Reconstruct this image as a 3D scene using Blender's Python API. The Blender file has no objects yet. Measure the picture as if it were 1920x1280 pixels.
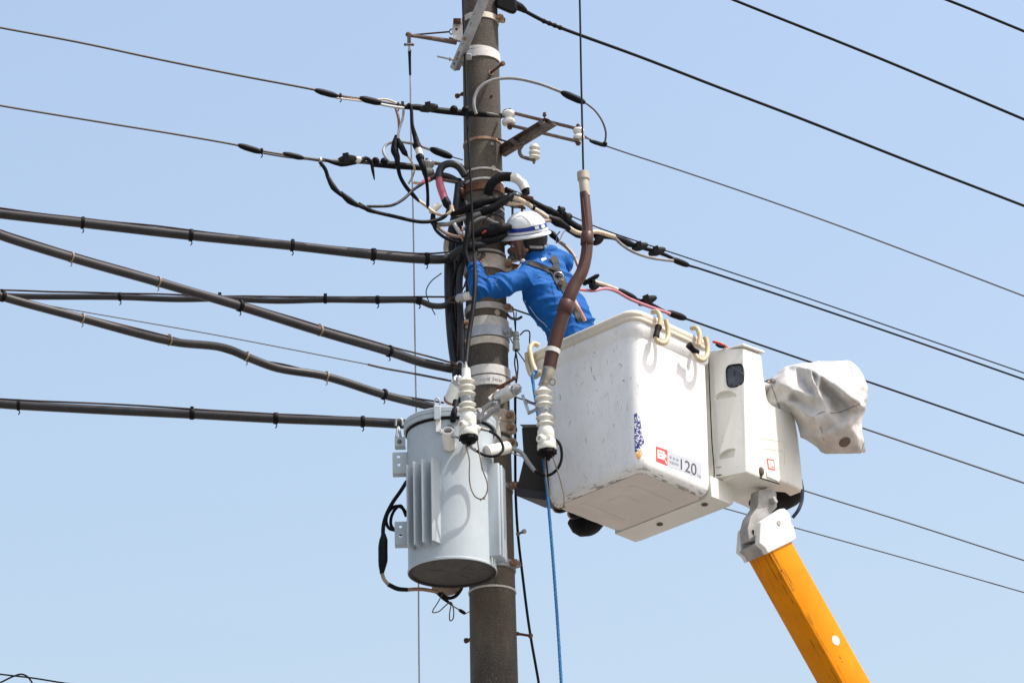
import bpy, bmesh, math, random
from mathutils import Vector, Matrix, noise, geometry
from mathutils.bvhtree import BVHTree
random.seed(7)
SC = bpy.context.scene
COL = SC.collection
R = math.radians

# ------------------------------------------------------------------ camera
FPX = 6680.0                      # focal length in photograph pixels (1920 wide)
PITCH, ROLL = R(23.0), 0.0244
CAM = Vector((0, -20, 1.6))
FW = Vector((0, math.cos(PITCH), math.sin(PITCH)))
UP = Vector((0, -math.sin(PITCH), math.cos(PITCH)))
RT = Vector((1, 0, 0))
RT2 = RT*math.cos(ROLL) - UP*math.sin(ROLL)
UP2 = RT*math.sin(ROLL) + UP*math.cos(ROLL)
cd = bpy.data.cameras.new("camera")
cam = bpy.data.objects.new("camera", cd); COL.objects.link(cam)
cd.sensor_width = 36.0; cd.lens = 36.0*FPX/1920.0
cd.clip_start = 0.1; cd.clip_end = 20000
mw = Matrix((RT2, UP2, -FW)).transposed().to_4x4(); mw.translation = CAM
cam.matrix_world = mw
SC.camera = cam

# ------------------------------------------------------------------ sky, sun, exposure
SUN_AZ, SUN_EL = R(111.0), R(60.0)        # clockwise from +Y
SUNV = Vector((math.sin(SUN_AZ)*math.cos(SUN_EL), math.cos(SUN_AZ)*math.cos(SUN_EL), math.sin(SUN_EL)))
world = bpy.data.worlds.new("World"); SC.world = world; world.use_nodes = True
wn = world.node_tree.nodes; wl = world.node_tree.links
sky = wn.new("ShaderNodeTexSky"); sky.sky_type = 'NISHITA'; sky.sun_disc = False
sky.sun_elevation = SUN_EL; sky.sun_rotation = SUN_AZ
sky.air_density = 1.8; sky.dust_density = 4.8; sky.ozone_density = 2.4; sky.altitude = 0
haze_tint = wn.new("ShaderNodeMix"); haze_tint.data_type = 'RGBA'; haze_tint.blend_type = 'MULTIPLY'; haze_tint.inputs["Factor"].default_value = 1
haze_tint.inputs["B"].default_value = (1.06, 1.0, 1.0, 1)      # the same milky white balance over the whole sky
wl.new(sky.outputs[0], haze_tint.inputs["A"]); wl.new(haze_tint.outputs["Result"], wn["Background"].inputs[0])
wn["Background"].inputs[1].default_value = 0.15
sl = bpy.data.lights.new("sun", 'SUN'); sl.energy = 3.4; sl.angle = R(0.53); sl.color = (1.0, 0.955, 0.89)
so = bpy.data.objects.new("sun", sl); COL.objects.link(so)
so.rotation_euler = SUNV.to_track_quat('Z', 'Y').to_euler(); so.location = (0, 0, 30)
vs = SC.view_settings
vs.view_transform = 'Standard'; vs.look = 'None'; vs.gamma = 1.0; vs.use_curve_mapping = False
vs.exposure = 0.63
SC.cycles.use_denoising = True

# ------------------------------------------------------------------ points
def ray(px, py):
    return (FW*FPX + RT2*(px-960) + UP2*(640-py)).normalized()
def V(px, py, Y):
    """the place at depth Y that stands where the photograph shows (px, py)"""
    d = ray(px, py)
    return CAM + d*((Y-CAM.y)/d.y)
def VP(px, py, P, n):
    d = ray(px, py)
    return CAM + d*((P-CAM).dot(n)/d.dot(n))
def S(P):
    return (P-CAM).dot(FW)/FPX          # metres per photograph pixel at P
def proj(P):
    d = P-CAM; z = d.dot(FW)
    return 960+FPX*d.dot(RT2)/z, 640-FPX*d.dot(UP2)/z

# ------------------------------------------------------------------ materials
MATS = {}
def nt(m):
    return m.node_tree.nodes, m.node_tree.links
def mat(name, c1, c2=None, rough=0.6, metal=0.0, scale=25.0, bump=0.0, stretch=None, lo=0.35, hi=0.7, spec=0.5, fine=0.0, coat=0.0):
    m = bpy.data.materials.new(name); m.use_nodes = True
    n, l = nt(m); b = n["Principled BSDF"]
    b.inputs["Roughness"].default_value = rough; b.inputs["Metallic"].default_value = metal
    b.inputs["Specular IOR Level"].default_value = spec
    b.inputs["Coat Weight"].default_value = coat
    c2 = c2 or tuple(x*0.75 for x in c1)
    tc = n.new("ShaderNodeTexCoord"); mp = n.new("ShaderNodeMapping")
    if stretch: mp.inputs["Scale"].default_value = stretch
    l.new(tc.outputs["Object"], mp.inputs[0])
    t = n.new("ShaderNodeTexNoise"); t.inputs["Scale"].default_value = scale; t.inputs["Detail"].default_value = 6
    t.inputs["Roughness"].default_value = 0.62
    l.new(mp.outputs[0], t.inputs["Vector"])
    rp = n.new("ShaderNodeValToRGB"); rp.color_ramp.elements[0].position = lo; rp.color_ramp.elements[1].position = hi
    rp.color_ramp.elements[0].color = (*c2, 1); rp.color_ramp.elements[1].color = (*c1, 1)
    l.new(t.outputs[0], rp.inputs[0]); out = rp.outputs[0]
    if fine:
        t2 = n.new("ShaderNodeTexNoise"); t2.inputs["Scale"].default_value = scale*9; t2.inputs["Detail"].default_value = 3
        l.new(tc.outputs["Object"], t2.inputs["Vector"])
        mr = n.new("ShaderNodeMapRange"); mr.inputs["From Min"].default_value = .3; mr.inputs["From Max"].default_value = .7
        mr.inputs["To Min"].default_value = 1-fine; mr.inputs["To Max"].default_value = 1+fine
        l.new(t2.outputs[0], mr.inputs[0])
        mx = n.new("ShaderNodeMix"); mx.data_type = 'RGBA'; mx.blend_type = 'MULTIPLY'; mx.inputs["Factor"].default_value = 1
        l.new(out, mx.inputs["A"]); l.new(mr.outputs[0], mx.inputs["B"]); out = mx.outputs["Result"]
    l.new(out, b.inputs["Base Color"])
    if bump:
        bp = n.new("ShaderNodeBump"); bp.inputs["Strength"].default_value = bump; bp.inputs["Distance"].default_value = 0.004
        l.new(t.outputs[0], bp.inputs["Height"]); l.new(bp.outputs[0], b.inputs["Normal"])
    MATS[name] = m
    return m

galv = mat("galvanised", (.42,.44,.46), (.27,.28,.29), .5, .35, 14, .05)
bandw = mat("band paint", (.62,.61,.58), (.48,.46,.43), .55, 0, 30, .05)
bandc = mat("band cream", (.60,.54,.45), (.42,.36,.29), .6, 0, 26, .05)
bandb = mat("band bluegrey", (.44,.48,.54), (.33,.36,.40), .5, .1, 26, .05)
rust = mat("rust", (.16,.065,.03), (.06,.026,.014), .85, 0, 60, .3)
rustl = mat("rust pale", (.42,.30,.20), (.20,.09,.04), .8, 0, 35, .2)
steelb = mat("weathered steel", (.20,.165,.14), (.085,.05,.036), .7, .1, 22, .15)
dark = mat("black rubber", (.009,.009,.010), (.005,.005,.006), .6, 0, 20, .1, spec=.1)
tape = mat("black tape", (.009,.009,.011), (.005,.005,.006), .55, 0, 45, .3, spec=.12)
clampm = mat("clamp plastic", (.030,.029,.029), (.018,.018,.018), .6, 0, 25, .1, spec=.15)
cabl = mat("cable sheath", (.027,.026,.028), (.015,.0145,.016), .33, 0, 9, .05, spec=.4)
cabd = mat("conduit sheath", (.026,.028,.033), (.014,.015,.018), .42, 0, 9, .05, spec=.3)
wireg = mat("grey wire", (.075,.073,.073), (.062,.060,.060), .5, 0, 2, spec=.3)
wired = mat("dark wire", (.010,.010,.011), (.008,.008,.009), .55, 0, 2, spec=.1)
strand = mat("rusty strand", (.075,.042,.030), (.030,.022,.018), .8, 0, 6, .2, spec=.2)
wirel = mat("pale wire", (.45,.45,.44), (.38,.38,.37), .45, 0, 2)
greyp = mat("grey plastic tube", (.27,.28,.28), (.19,.19,.19), .4, 0, 20)
cream = mat("cream tube", (.62,.50,.36), (.45,.34,.24), .5, 0, 20)
copper = mat("copper wire", (.33,.14,.07), (.20,.08,.045), .45, .1, 30)
tan = mat("tan tube", (.33,.22,.16), (.22,.15,.11), .5, 0, 20)
pink = mat("pink tape", (.55,.13,.20), (.42,.09,.14), .45, 0, 30, .2)
pinkw = mat("pink cable", (.60,.24,.30), (.45,.15,.20), .4, 0, 20)
redt = mat("red tape", (.55,.05,.03), (.40,.03,.02), .5, 0, 20)
whit = mat("white tape", (.74,.73,.70), (.60,.58,.54), .5, 0, 40, .2)
porc = mat("porcelain", (.74,.73,.68), (.66,.65,.58), .18, 0, 12, 0, coat=.4)
porcc = mat("cream porcelain", (.66,.63,.53), (.55,.51,.41), .25, 0, 12, 0, coat=.3)
porcg = mat("grey porcelain", (.28,.28,.25), (.20,.20,.18), .3, 0, 12)
brown = mat("brown guard", (.075,.030,.022), (.050,.020,.015), .42, 0, 8, .05, spec=.3)
beige = mat("beige plastic", (.42,.37,.30), (.32,.28,.22), .5, 0, 20)
hookm = mat("hook resin", (.56,.47,.30), (.44,.35,.20), .45, 0, 25, .05)
blue = mat("blue rope", (.010,.20,.46), (.006,.11,.30), .6, 0, 60, .3)
tpaint = mat("transformer paint", (.425,.482,.52), (.385,.44,.475), .42, 0, 6, .02, fine=.03)
tdark = mat("transformer bottom", (.085,.080,.076), (.055,.052,.050), .75, 0, 9, .1)
orange = mat("boom paint", (.78,.27,.002), (.66,.222,.002), .5, 0, 5, .02, spec=.12, fine=.03)
whitep = mat("white machine paint", (.78,.77,.73), (.70,.69,.65), .4, 0, 8, .02)
greym = mat("grey machine paint", (.42,.42,.41), (.26,.25,.24), .5, 0, 14, .05)
glass = mat("grey plate", (.06,.07,.085), (.045,.05,.06), .4, 0, 20)
strapm = mat("harness webbing", (.022,.021,.021), (.013,.012,.012), .8, 0, 90, .3)
skin = mat("skin", (.42,.22,.15), (.34,.17,.11), .55, 0, 30, .05)
hair = mat("hair", (.010,.008,.007), (.005,.004,.004), .6, 0, 80, .3)
helm = mat("helmet shell", (.78,.80,.80), (.74,.76,.76), .22, 0, 10, 0, coat=.5)
navy = mat("helmet stripe", (.010,.035,.30), (.008,.028,.24), .3, 0, 20)
green = mat("green mark", (.05,.42,.30), (.04,.35,.25), .4, 0, 20)
trous = mat("trousers", (.012,.05,.16), (.008,.035,.11), .85, 0, 20, .1)
glove = mat("black glove", (.016,.015,.015), (.009,.009,.009), .7, 0, 40, .2)
silver = mat("silver", (.6,.6,.6), (.5,.5,.5), .25, .9, 30)
ylw = mat("yellow paint", (.80,.42,.02), (.70,.35,.02), .5, 0, 60)
redp = mat("red print", (.72,.06,.06), (.65,.05,.05), .5, 0, 60)
inkm = mat("ink", (.05,.05,.055), (.04,.04,.04), .5, 0, 60)
inkg = mat("faded ink", (.26,.29,.34), (.20,.23,.28), .5, 0, 90)
stick = mat("sticker film", (.45,.48,.53), (.41,.44,.49), .4, 0, 30)
groundm = mat("ground", (.19,.18,.165), (.16,.15,.135), .9, 0, .4, .1)

def jacket_mat():
    m = mat("jacket cloth", (.003,.098,.36), (.002,.072,.27), .75, 0, 14, .25, fine=.04, spec=.2)
    n, l = nt(m); b = n["Principled BSDF"]; b.inputs["Sheen Weight"].default_value = 0
    return m
jackm = jacket_mat()

def ramp(n, l, src, a, b_, inv=False):
    mr = n.new("ShaderNodeMapRange"); mr.interpolation_type = 'SMOOTHSTEP'
    mr.inputs["From Min"].default_value = a; mr.inputs["From Max"].default_value = b_
    mr.inputs["To Min"].default_value = 1.0 if inv else 0.0; mr.inputs["To Max"].default_value = 0.0 if inv else 1.0
    l.new(src, mr.inputs[0]); return mr.outputs[0]
def mth(n, l, op, a, b_):
    q = n.new("ShaderNodeMath"); q.operation = op
    for i, x in enumerate((a, b_)):
        if isinstance(x, (int, float)): q.inputs[i].default_value = x
        else: l.new(x, q.inputs[i])
    return q.outputs[0]
def mixc(n, l, f, a, b_):
    q = n.new("ShaderNodeMix"); q.data_type = 'RGBA'
    l.new(f, q.inputs["Factor"])
    for k, x in (("A", a), ("B", b_)):
        if isinstance(x, tuple): q.inputs[k].default_value = (*x, 1)
        else: l.new(x, q.inputs[k])
    return q.outputs["Result"]
def noi(n, l, vec, scale, stretch=None, rot=None, detail=4, off=None):
    mp = n.new("ShaderNodeMapping")
    if rot: mp.inputs["Rotation"].default_value = rot
    if off: mp.inputs["Location"].default_value = off
    if stretch: mp.inputs["Scale"].default_value = stretch
    l.new(vec, mp.inputs[0])
    t = n.new("ShaderNodeTexNoise"); t.inputs["Scale"].default_value = scale; t.inputs["Detail"].default_value = detail
    l.new(mp.outputs[0], t.inputs["Vector"]); return t.outputs[0]

def worn_white(name, base, edge=False, amount=1.0, col=(.09,.08,.07)):
    """white moulded resin with scuffs, short scratches and grimy lower edges"""
    m = bpy.data.materials.new(name); m.use_nodes = True
    n, l = nt(m); b = n["Principled BSDF"]; b.inputs["Roughness"].default_value = .42
    tc = n.new("ShaderNodeTexCoord"); v = tc.outputs["Object"]
    tint = ramp(n, l, noi(n, l, v, 3.0), .35, .75)
    c = mixc(n, l, tint, tuple(x*.90 for x in base), base)
    c = mixc(n, l, mth(n, l, 'MULTIPLY', ramp(n, l, noi(n, l, v, 1.0, (30,30,9), (.2,.5,.1), 8), .50, .68), .16 if edge else .10), c, tuple(x*.55 for x in base))
    masks = []
    for k, (rot, st, th) in enumerate((((.5,.9,.2),(150,150,22),.665), ((-.9,.7,-.3),(170,170,26),.67), ((.2,1.2,.8),(80,80,12),.675), ((1.3,-.5,.9),(190,190,30),.665), ((.1,.35,.1),(90,90,11),.69))):
        s = ramp(n, l, noi(n, l, v, 1.0, st, rot, 2, (k*7.1,k*3.3,k)), th+.02+.05*(1-amount), th+.065+.05*(1-amount))
        g = ramp(n, l, noi(n, l, v, 7.0, off=(k*5,1,k)), .47, .60)
        masks.append(mth(n, l, 'MULTIPLY', mth(n, l, 'MULTIPLY', s, g), .62))
    sp = ramp(n, l, noi(n, l, v, 60.0, detail=2), .735, .765)
    masks.append(sp)
    if edge:
        sx = n.new("ShaderNodeSeparateXYZ"); l.new(v, sx.inputs[0])
        low = ramp(n, l, sx.outputs[2], -.515, -.40, True)
        cx = ramp(n, l, sx.outputs[0], .30, .40); cy = ramp(n, l, sx.outputs[1], -.34, -.24, True)
        crn = mth(n, l, 'MULTIPLY', cx, cy)
        e = mth(n, l, 'MAXIMUM', low, mth(n, l, 'MULTIPLY', crn, .70))
        blot = noi(n, l, v, 110.0, (.13,.13,1.0), (.12,.1,.1), 10)
        th = mth(n, l, 'SUBTRACT', .80, mth(n, l, 'MULTIPLY', e, .325))
        d = mth(n, l, 'SUBTRACT', blot, th)
        masks.append(mth(n, l, 'MULTIPLY', ramp(n, l, d, 0, .06), mth(n, l, 'MULTIPLY', e, .85)))
    f = masks[0]
    for q in masks[1:]: f = mth(n, l, 'MAXIMUM', f, q)
    f = mth(n, l, 'MULTIPLY', f, .85)
    c = mixc(n, l, f, c, col)
    l.new(c, b.inputs["Base Color"]); MATS[name] = m
    return m
shellm = worn_white("bucket resin", (.83,.835,.83), True, 1.25)
rimm = worn_white("rim resin", (.70,.64,.54), False, .5, (.16,.10,.05))
boxm = worn_white("control box resin", (.76,.75,.69), False, .45, (.22,.16,.10))
floorm = worn_white("bucket underside", (.66,.61,.56), False, .5, (.12,.09,.07))  # browner and darker than the shell: underside shading put into the colour

def concrete_mat():
    m = bpy.data.materials.new("concrete"); m.use_nodes = True
    n, l = nt(m); b = n["Principled BSDF"]; b.inputs["Roughness"].default_value = .92
    v = n.new("ShaderNodeTexCoord").outputs["Object"]
    base = mixc(n, l, ramp(n, l, noi(n, l, v, 3.0, (1,1,.45), detail=9), .38, .66), (.044,.037,.030), (.122,.100,.078))
    streak = ramp(n, l, noi(n, l, v, 11.0, (1,1,.07), detail=7), .52, .68)
    base = mixc(n, l, mth(n, l, 'MULTIPLY', streak, .6), base, (.050,.042,.034))
    sp = noi(n, l, v, 190.0, detail=2)
    base = mixc(n, l, mth(n, l, 'MULTIPLY', ramp(n, l, sp, .58, .68), .55), base, (.24,.21,.175))
    base = mixc(n, l, mth(n, l, 'MULTIPLY', ramp(n, l, sp, .32, .42, True), .6), base, (.040,.034,.029))
    # the same concrete over the whole height of the pole
    l.new(base, b.inputs["Base Color"])
    bp = n.new("ShaderNodeBump"); bp.inputs["Strength"].default_value = .5; bp.inputs["Distance"].default_value = .003
    l.new(sp, bp.inputs["Height"]); l.new(bp.outputs[0], b.inputs["Normal"])
    return m
concm = concrete_mat()
def boom_streaks():
    m = MATS["boom paint"]; n, l = nt(m); b = n["Principled BSDF"]; src = b.inputs["Base Color"].links[0].from_socket
    v = n.new("ShaderNodeTexCoord").outputs["Object"]; sx = n.new("ShaderNodeSeparateXYZ"); l.new(v, sx.inputs[0])
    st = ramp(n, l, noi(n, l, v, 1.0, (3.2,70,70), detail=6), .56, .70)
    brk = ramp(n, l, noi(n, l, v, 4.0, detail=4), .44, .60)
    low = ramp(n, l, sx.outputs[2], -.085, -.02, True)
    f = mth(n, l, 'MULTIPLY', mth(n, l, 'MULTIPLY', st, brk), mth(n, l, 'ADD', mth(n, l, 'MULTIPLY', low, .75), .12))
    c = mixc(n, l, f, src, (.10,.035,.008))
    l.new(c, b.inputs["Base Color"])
boom_streaks()

strm = mat("string", (.15,.11,.07), (.10,.07,.045), .8, 0, 30)
def tarp_mat():
    m = mat("tarpaulin", (.62,.605,.585), (.42,.40,.375), .55, 0, 9, .35, fine=.03)
    return m
tarpm = tarp_mat()

def worn_print(name, ink, scale=90, th=.47):
    m = bpy.data.materials.new(name); m.use_nodes = True
    n, l = nt(m); b = n["Principled BSDF"]; b.inputs["Roughness"].default_value = .5
    v = n.new("ShaderNodeTexCoord").outputs["Object"]
    f = ramp(n, l, noi(n, l, v, scale, detail=5), th-.02, th+.02)
    l.new(mixc(n, l, f, (.74,.75,.76), ink), b.inputs["Base Color"])
    return m
bluep = worn_print("worn blue paint", (.02,.035,.22))
yelp = worn_print("worn yellow paint", (.75,.36,.01), 90, .42)

# ------------------------------------------------------------------ mesh helpers
WM = {}                                     # world matrix of every object made here
def catmull(P, sub):
    if len(P) < 3 or sub <= 1: return [p.copy() if hasattr(p, 'copy') else p for p in P]
    out = []
    for i in range(len(P)-1):
        p1, p2 = P[i], P[i+1]
        p0 = P[i-1] if i else p1*2-p2
        p3 = P[i+2] if i+2 < len(P) else p2*2-p1
        d0, d1, d2 = max((p1-p0).length, 1e-5)**.5, max((p2-p1).length, 1e-5)**.5, max((p3-p2).length, 1e-5)**.5
        m1 = ((p1-p0)/d0 - (p2-p0)/(d0+d1) + (p2-p1)/d1)*d1
        m2 = ((p2-p1)/d1 - (p3-p1)/(d1+d2) + (p3-p2)/d2)*d1
        for k in range(sub):
            t = k/sub; t2 = t*t; t3 = t2*t
            out.append(p1*(2*t3-3*t2+1) + m1*(t3-2*t2+t) + p2*(-2*t3+3*t2) + m2*(t3-t2))
    out.append(P[-1].copy()); return out

def interp(vals, sub):
    out = []
    for i in range(len(vals)-1):
        for k in range(sub): out.append(vals[i]+(vals[i+1]-vals[i])*k/sub)
    out.append(vals[-1]); return out

class G:
    def __init__(s): s.v = []; s.f = []
    def add(s, vs_, fs):
        o = len(s.v); s.v += [Vector(x) for x in vs_]; s.f += [tuple(i+o for i in f) for f in fs]
    def tube(s, P, r, n=8, sub=5, closed=False, flat=None, caps=True):
        P = [Vector(p) for p in P]
        rr = r if isinstance(r, (list, tuple)) else [r]*len(P)
        if len(P) > 2 and sub > 1:
            rr = interp(list(rr), sub); P = catmull(P, sub)
        T = []
        for i in range(len(P)):
            a = P[max(i-1, 0)]; b = P[min(i+1, len(P)-1)]
            t = b-a; T.append(t.normalized() if t.length > 1e-9 else (T[-1] if T else Vector((0, 0, 1))))
        u = T[0].orthogonal().normalized() if flat is None else (flat - T[0]*flat.dot(T[0])).normalized()
        vs_, fs = [], []
        for i, p in enumerate(P):
            u = (u - T[i]*u.dot(T[i])).normalized(); w = T[i].cross(u)
            for k in range(n):
                a = 2*math.pi*k/n
                vs_.append(p + (u*math.cos(a) + w*math.sin(a))*rr[i])
        for i in range(len(P)-1):
            for k in range(n):
                k2 = (k+1) % n
                fs.append((i*n+k, i*n+k2, (i+1)*n+k2, (i+1)*n+k))
        if caps:
            fs.append(tuple(reversed(range(n)))); fs.append(tuple((len(P)-1)*n+k for k in range(n)))
        s.add(vs_, fs); return s
    def lathe(s, A, B, prof, n=20, capA=True, capB=True):
        """prof: list of (fraction along A->B or metres if abs, radius)"""
        A = Vector(A); B = Vector(B); d = B-A; t = d.normalized(); u = t.orthogonal().normalized(); w = t.cross(u)
        vs_, fs = [], []
        for (q, r) in prof:
            for k in range(n):
                a = 2*math.pi*k/n
                vs_.append(A + d*q + (u*math.cos(a)+w*math.sin(a))*max(r, 1e-5))
        m = len(prof)
        for i in range(m-1):
            for k in range(n):
                k2 = (k+1) % n
                fs.append((i*n+k, i*n+k2, (i+1)*n+k2, (i+1)*n+k))
        if capA: fs.append(tuple(reversed(range(n))))
        if capB: fs.append(tuple((m-1)*n+k for k in range(n)))
        s.add(vs_, fs); return s
    def box(s, c, X, Y, Z):
        """centre and three half-axis vectors"""
        c = Vector(c); X = Vector(X); Y = Vector(Y); Z = Vector(Z)
        vs_ = [c+X*i+Y*j+Z*k for k in (-1, 1) for j in (-1, 1) for i in (-1, 1)]
        fs = [(0,2,3,1),(4,5,7,6),(0,1,5,4),(2,6,7,3),(0,4,6,2),(1,3,7,5)]
        if X.cross(Y).dot(Z) < 0: fs = [tuple(reversed(f)) for f in fs]
        s.add(vs_, fs); return s
    def bar(s, A, B, w, h, up=Vector((0, 0, 1))):
        A = Vector(A); B = Vector(B); t = (B-A); x = t.normalized()
        y = up.cross(x)
        y = y.normalized() if y.length > 1e-4 else x.orthogonal().normalized()
        z = x.cross(y)
        return s.box((A+B)/2, t/2, y*w/2, z*h/2)
    def prism(s, poly, ext):
        poly = [Vector(p) for p in poly]; ext = Vector(ext); n = len(poly)
        nrm = Vector((0, 0, 0))
        for i in range(n): nrm += poly[i].cross(poly[(i+1) % n])
        if nrm.dot(ext) > 0: poly = poly[::-1]
        vs_ = poly + [p+ext for p in poly]
        fs = [tuple(range(n)), tuple(reversed(range(n, 2*n)))]
        for i in range(n):
            j = (i+1) % n; fs.append((j, i, n+i, n+j))
        s.add(vs_, fs); return s
    def ball(s, c, rx, ry=None, rz=None, n=14, m=9, X=None, Y=None, Z=None):
        ry = rx if ry is None else ry; rz = rx if rz is None else rz
        X = Vector(X) if X is not None else Vector((1,0,0)); Y = Vector(Y) if Y is not None else Vector((0,1,0)); Z = Vector(Z) if Z is not None else Vector((0,0,1))
        c = Vector(c); vs_ = [c-Z*rz]; fs = []
        for j in range(1, m):
            p = -math.pi/2+math.pi*j/m
            for k in range(n):
                a = 2*math.pi*k/n
                vs_.append(c + X*(rx*math.cos(p)*math.cos(a)) + Y*(ry*math.cos(p)*math.sin(a)) + Z*(rz*math.sin(p)))
        vs_.append(c+Z*rz); top = len(vs_)-1
        for k in range(n):
            k2 = (k+1) % n
            fs.append((0, 1+k2, 1+k))
            for j in range(m-2): fs.append((1+j*n+k, 1+j*n+k2, 1+(j+1)*n+k2, 1+(j+1)*n+k))
            fs.append((top, 1+(m-2)*n+k, 1+(m-2)*n+k2))
        s.add(vs_, fs); return s
    def cap(s, a, b, ra, rb, n=14):
        """tapered capsule"""
        a = Vector(a); b = Vector(b)
        s.ball(a, ra, n=n); s.ball(b, rb, n=n)
        s.lathe(a, b, [(0, ra), (1, rb)], n=n); return s
    def loops(s, L, capA=True, capB=True, closed=False):
        n = len(L[0]); vs_ = [p for q in L for p in q]; fs = []
        m = len(L)
        for i in range(m if closed else m-1):
            i2 = (i+1) % m
            for k in range(n):
                k2 = (k+1) % n
                fs.append((i*n+k, i*n+k2, i2*n+k2, i2*n+k))
        if not closed:
            if capA: fs.append(tuple(reversed(range(n))))
            if capB: fs.append(tuple((m-1)*n+k for k in range(n)))
        s.add(vs_, fs); return s
    def ring(s, c, z0, z1, r0, r1, ri, n=40, a0=0, a1=2*math.pi):
        """upright band with thickness"""
        full = abs(a1-a0-2*math.pi) < 1e-6
        L = []
        k_ = n if full else n+1
        for k in range(k_):
            a = a0+(a1-a0)*k/n; d = Vector((math.sin(a), -math.cos(a), 0))
            L.append([c+d*r0+Vector((0,0,z0)), c+d*r1+Vector((0,0,z1)), c+d*ri+Vector((0,0,z1)), c+d*ri+Vector((0,0,z0))])
        return s.loops(L, closed=full)
    def build(s, name, m, parent=None, smooth=40, bevel=0.0, label=None, cat=None, group=None, kind=None, seg=2, fix=False):
        me = bpy.data.meshes.new(name)
        inv = WM[parent].inverted() if parent else Matrix.Identity(4)
        vs_ = [inv @ p for p in s.v]
        lo = Vector([min(p[i] for p in vs_) for i in range(3)]); hi = Vector([max(p[i] for p in vs_) for i in range(3)])
        c = (lo+hi)/2
        me.from_pydata([p-c for p in vs_], [], s.f)
        if fix:
            bm = bmesh.new(); bm.from_mesh(me); bmesh.ops.recalc_face_normals(bm, faces=bm.faces); bm.to_mesh(me); bm.free()
        me.update(); me.materials.append(m)
        if smooth:
            me.shade_smooth(); me.set_sharp_from_angle(angle=R(smooth))
        o = bpy.data.objects.new(name, me); COL.objects.link(o)
        o.location = c
        if parent: o.parent = parent
        WM[o] = (WM[parent] if parent else Matrix.Identity(4)) @ Matrix.Translation(c)
        if bevel:
            b = o.modifiers.new("bevel", 'BEVEL'); b.width = bevel; b.segments = seg; b.limit_method = 'ANGLE'; b.angle_limit = R(35)
            b.harden_normals = False
        tag(o, label, cat, group, kind)
        return o
def tag(o, label=None, cat=None, group=None, kind=None):
    if label: o["label"] = label
    if cat: o["category"] = cat
    if group: o["group"] = group
    if kind: o["kind"] = kind
def thing(name, label, cat, loc, group=None, rot=None):
    o = bpy.data.objects.new(name, None); COL.objects.link(o); o.empty_display_size = .1
    M = Matrix.Translation(loc)
    if rot is not None: M = M @ rot.to_4x4()
    o.matrix_world = M; o.location = loc
    if rot is not None: o.rotation_euler = rot.to_euler()
    WM[o] = M; tag(o, label, cat, group); return o

def PX(pts): return [V(*p) for p in pts]
def line(pts, r, ext0=0, ext1=0, n=8, sub=6, g=None):
    """tube through photograph points; r in photograph pixels"""
    P = PX(pts)
    rr = r if isinstance(r, (list, tuple)) else [r]*len(P)
    rr = [a*S(p) for a, p in zip(rr, P)]
    if ext0: P.insert(0, P[0]+(P[0]-P[1]).normalized()*ext0); rr.insert(0, rr[0])
    if ext1: P.append(P[-1]+(P[-1]-P[-2]).normalized()*ext1); rr.append(rr[-1])
    g = g or G(); g.tube(P, rr, n=n, sub=sub); return g
def wire(name, pts, r, m, parent=None, label=None, cat=None, group=None, **k):
    return line(pts, r, **k).build(name, m, parent, 60, label=label, cat=cat, group=group)
def samp(pts, x):
    """place and direction on a left-to-right run of points at photograph column x"""
    P = catmull(PX(pts), 8)
    best = None
    for i in range(len(P)-1):
        a = proj(P[i])[0]; b = proj(P[i+1])[0]
        if (a-x)*(b-x) <= 0:
            t = (x-a)/(b-a) if b != a else 0
            return P[i].lerp(P[i+1], t), (P[i+1]-P[i]).normalized()
    return P[-1], (P[-1]-P[-2]).normalized()
def sleeve(parent, pts, r, m=None, name="splice_sleeve", taper=.45):
    """heat-shrink sleeve with tapered ends"""
    P = [V(*p) for p in pts]
    if len(P) == 2: P = [P[0].lerp(P[1], t) for t in (0, .12, .3, .7, .88, 1)]; rr = [taper, .8, 1, 1, .8, taper]
    else:
        rr = [1]*len(P); rr[0] = taper; rr[-1] = taper
    return G().tube(P, [q*r*S(P[0]) for q in rr], n=10, sub=3).build(name, m or tape, parent, 60)
def clamp(parent, c, ang, L=26, H=17, m=None, name="clamp_cover"):
    """wedge-bodied wire clamp under a snap-on cover, ribs on top"""
    p = V(*c); s = S(p); a = R(ang)
    x = RT2*math.cos(a)-UP2*math.sin(a); z = RT2*math.sin(a)+UP2*math.cos(a); y = FW
    g = G(); h = H*s*.5
    g.loops([[p+x*(L*s*q)+z*(h*kz*math.cos(w_)*(1.0 if math.cos(w_) > 0 else .85))+y*(h*ky*math.sin(w_)) for w_ in [2*math.pi*i/10 for i in range(10)]] for q, kz, ky in ((-.5,.30,.3),(-.36,.62,.55),(-.16,.86,.75),(.0,.90,.8),(.16,.86,.75),(.36,.62,.55),(.5,.30,.3))])
    g.box(p+z*(h*.22), x*(L*s*.15), y*(h*.95), z*(h*.98))
    return g.build(name, m or clampm, parent, 40, bevel=.003)
def tie(parent, pts, x, r, m=None, off=0, w=9, name="cable_tie"):
    p, t = samp(pts, x); s = S(p); q = p+UP2*(off*s)
    u = t.orthogonal(); g = G()
    g.lathe(q-t*(w*.5*s), q+t*(w*.5*s), [(0, r*s), (.15, r*1.08*s), (.85, r*1.08*s), (1, r*s)], n=14)
    if random.random() < .6:
        g.tube([q-UP2*(r*s), q-UP2*((r+4)*s)+t*(2*s), q-UP2*((r+8)*s)+t*(-1*s)], 1.1*s, n=5)
    else:
        g.box(q+UP2*(r*1.1*s), t*(3*s), FW*(3*s), UP2*(2.5*s))
    return g.build(name, m or dark, parent, 40)
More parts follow.
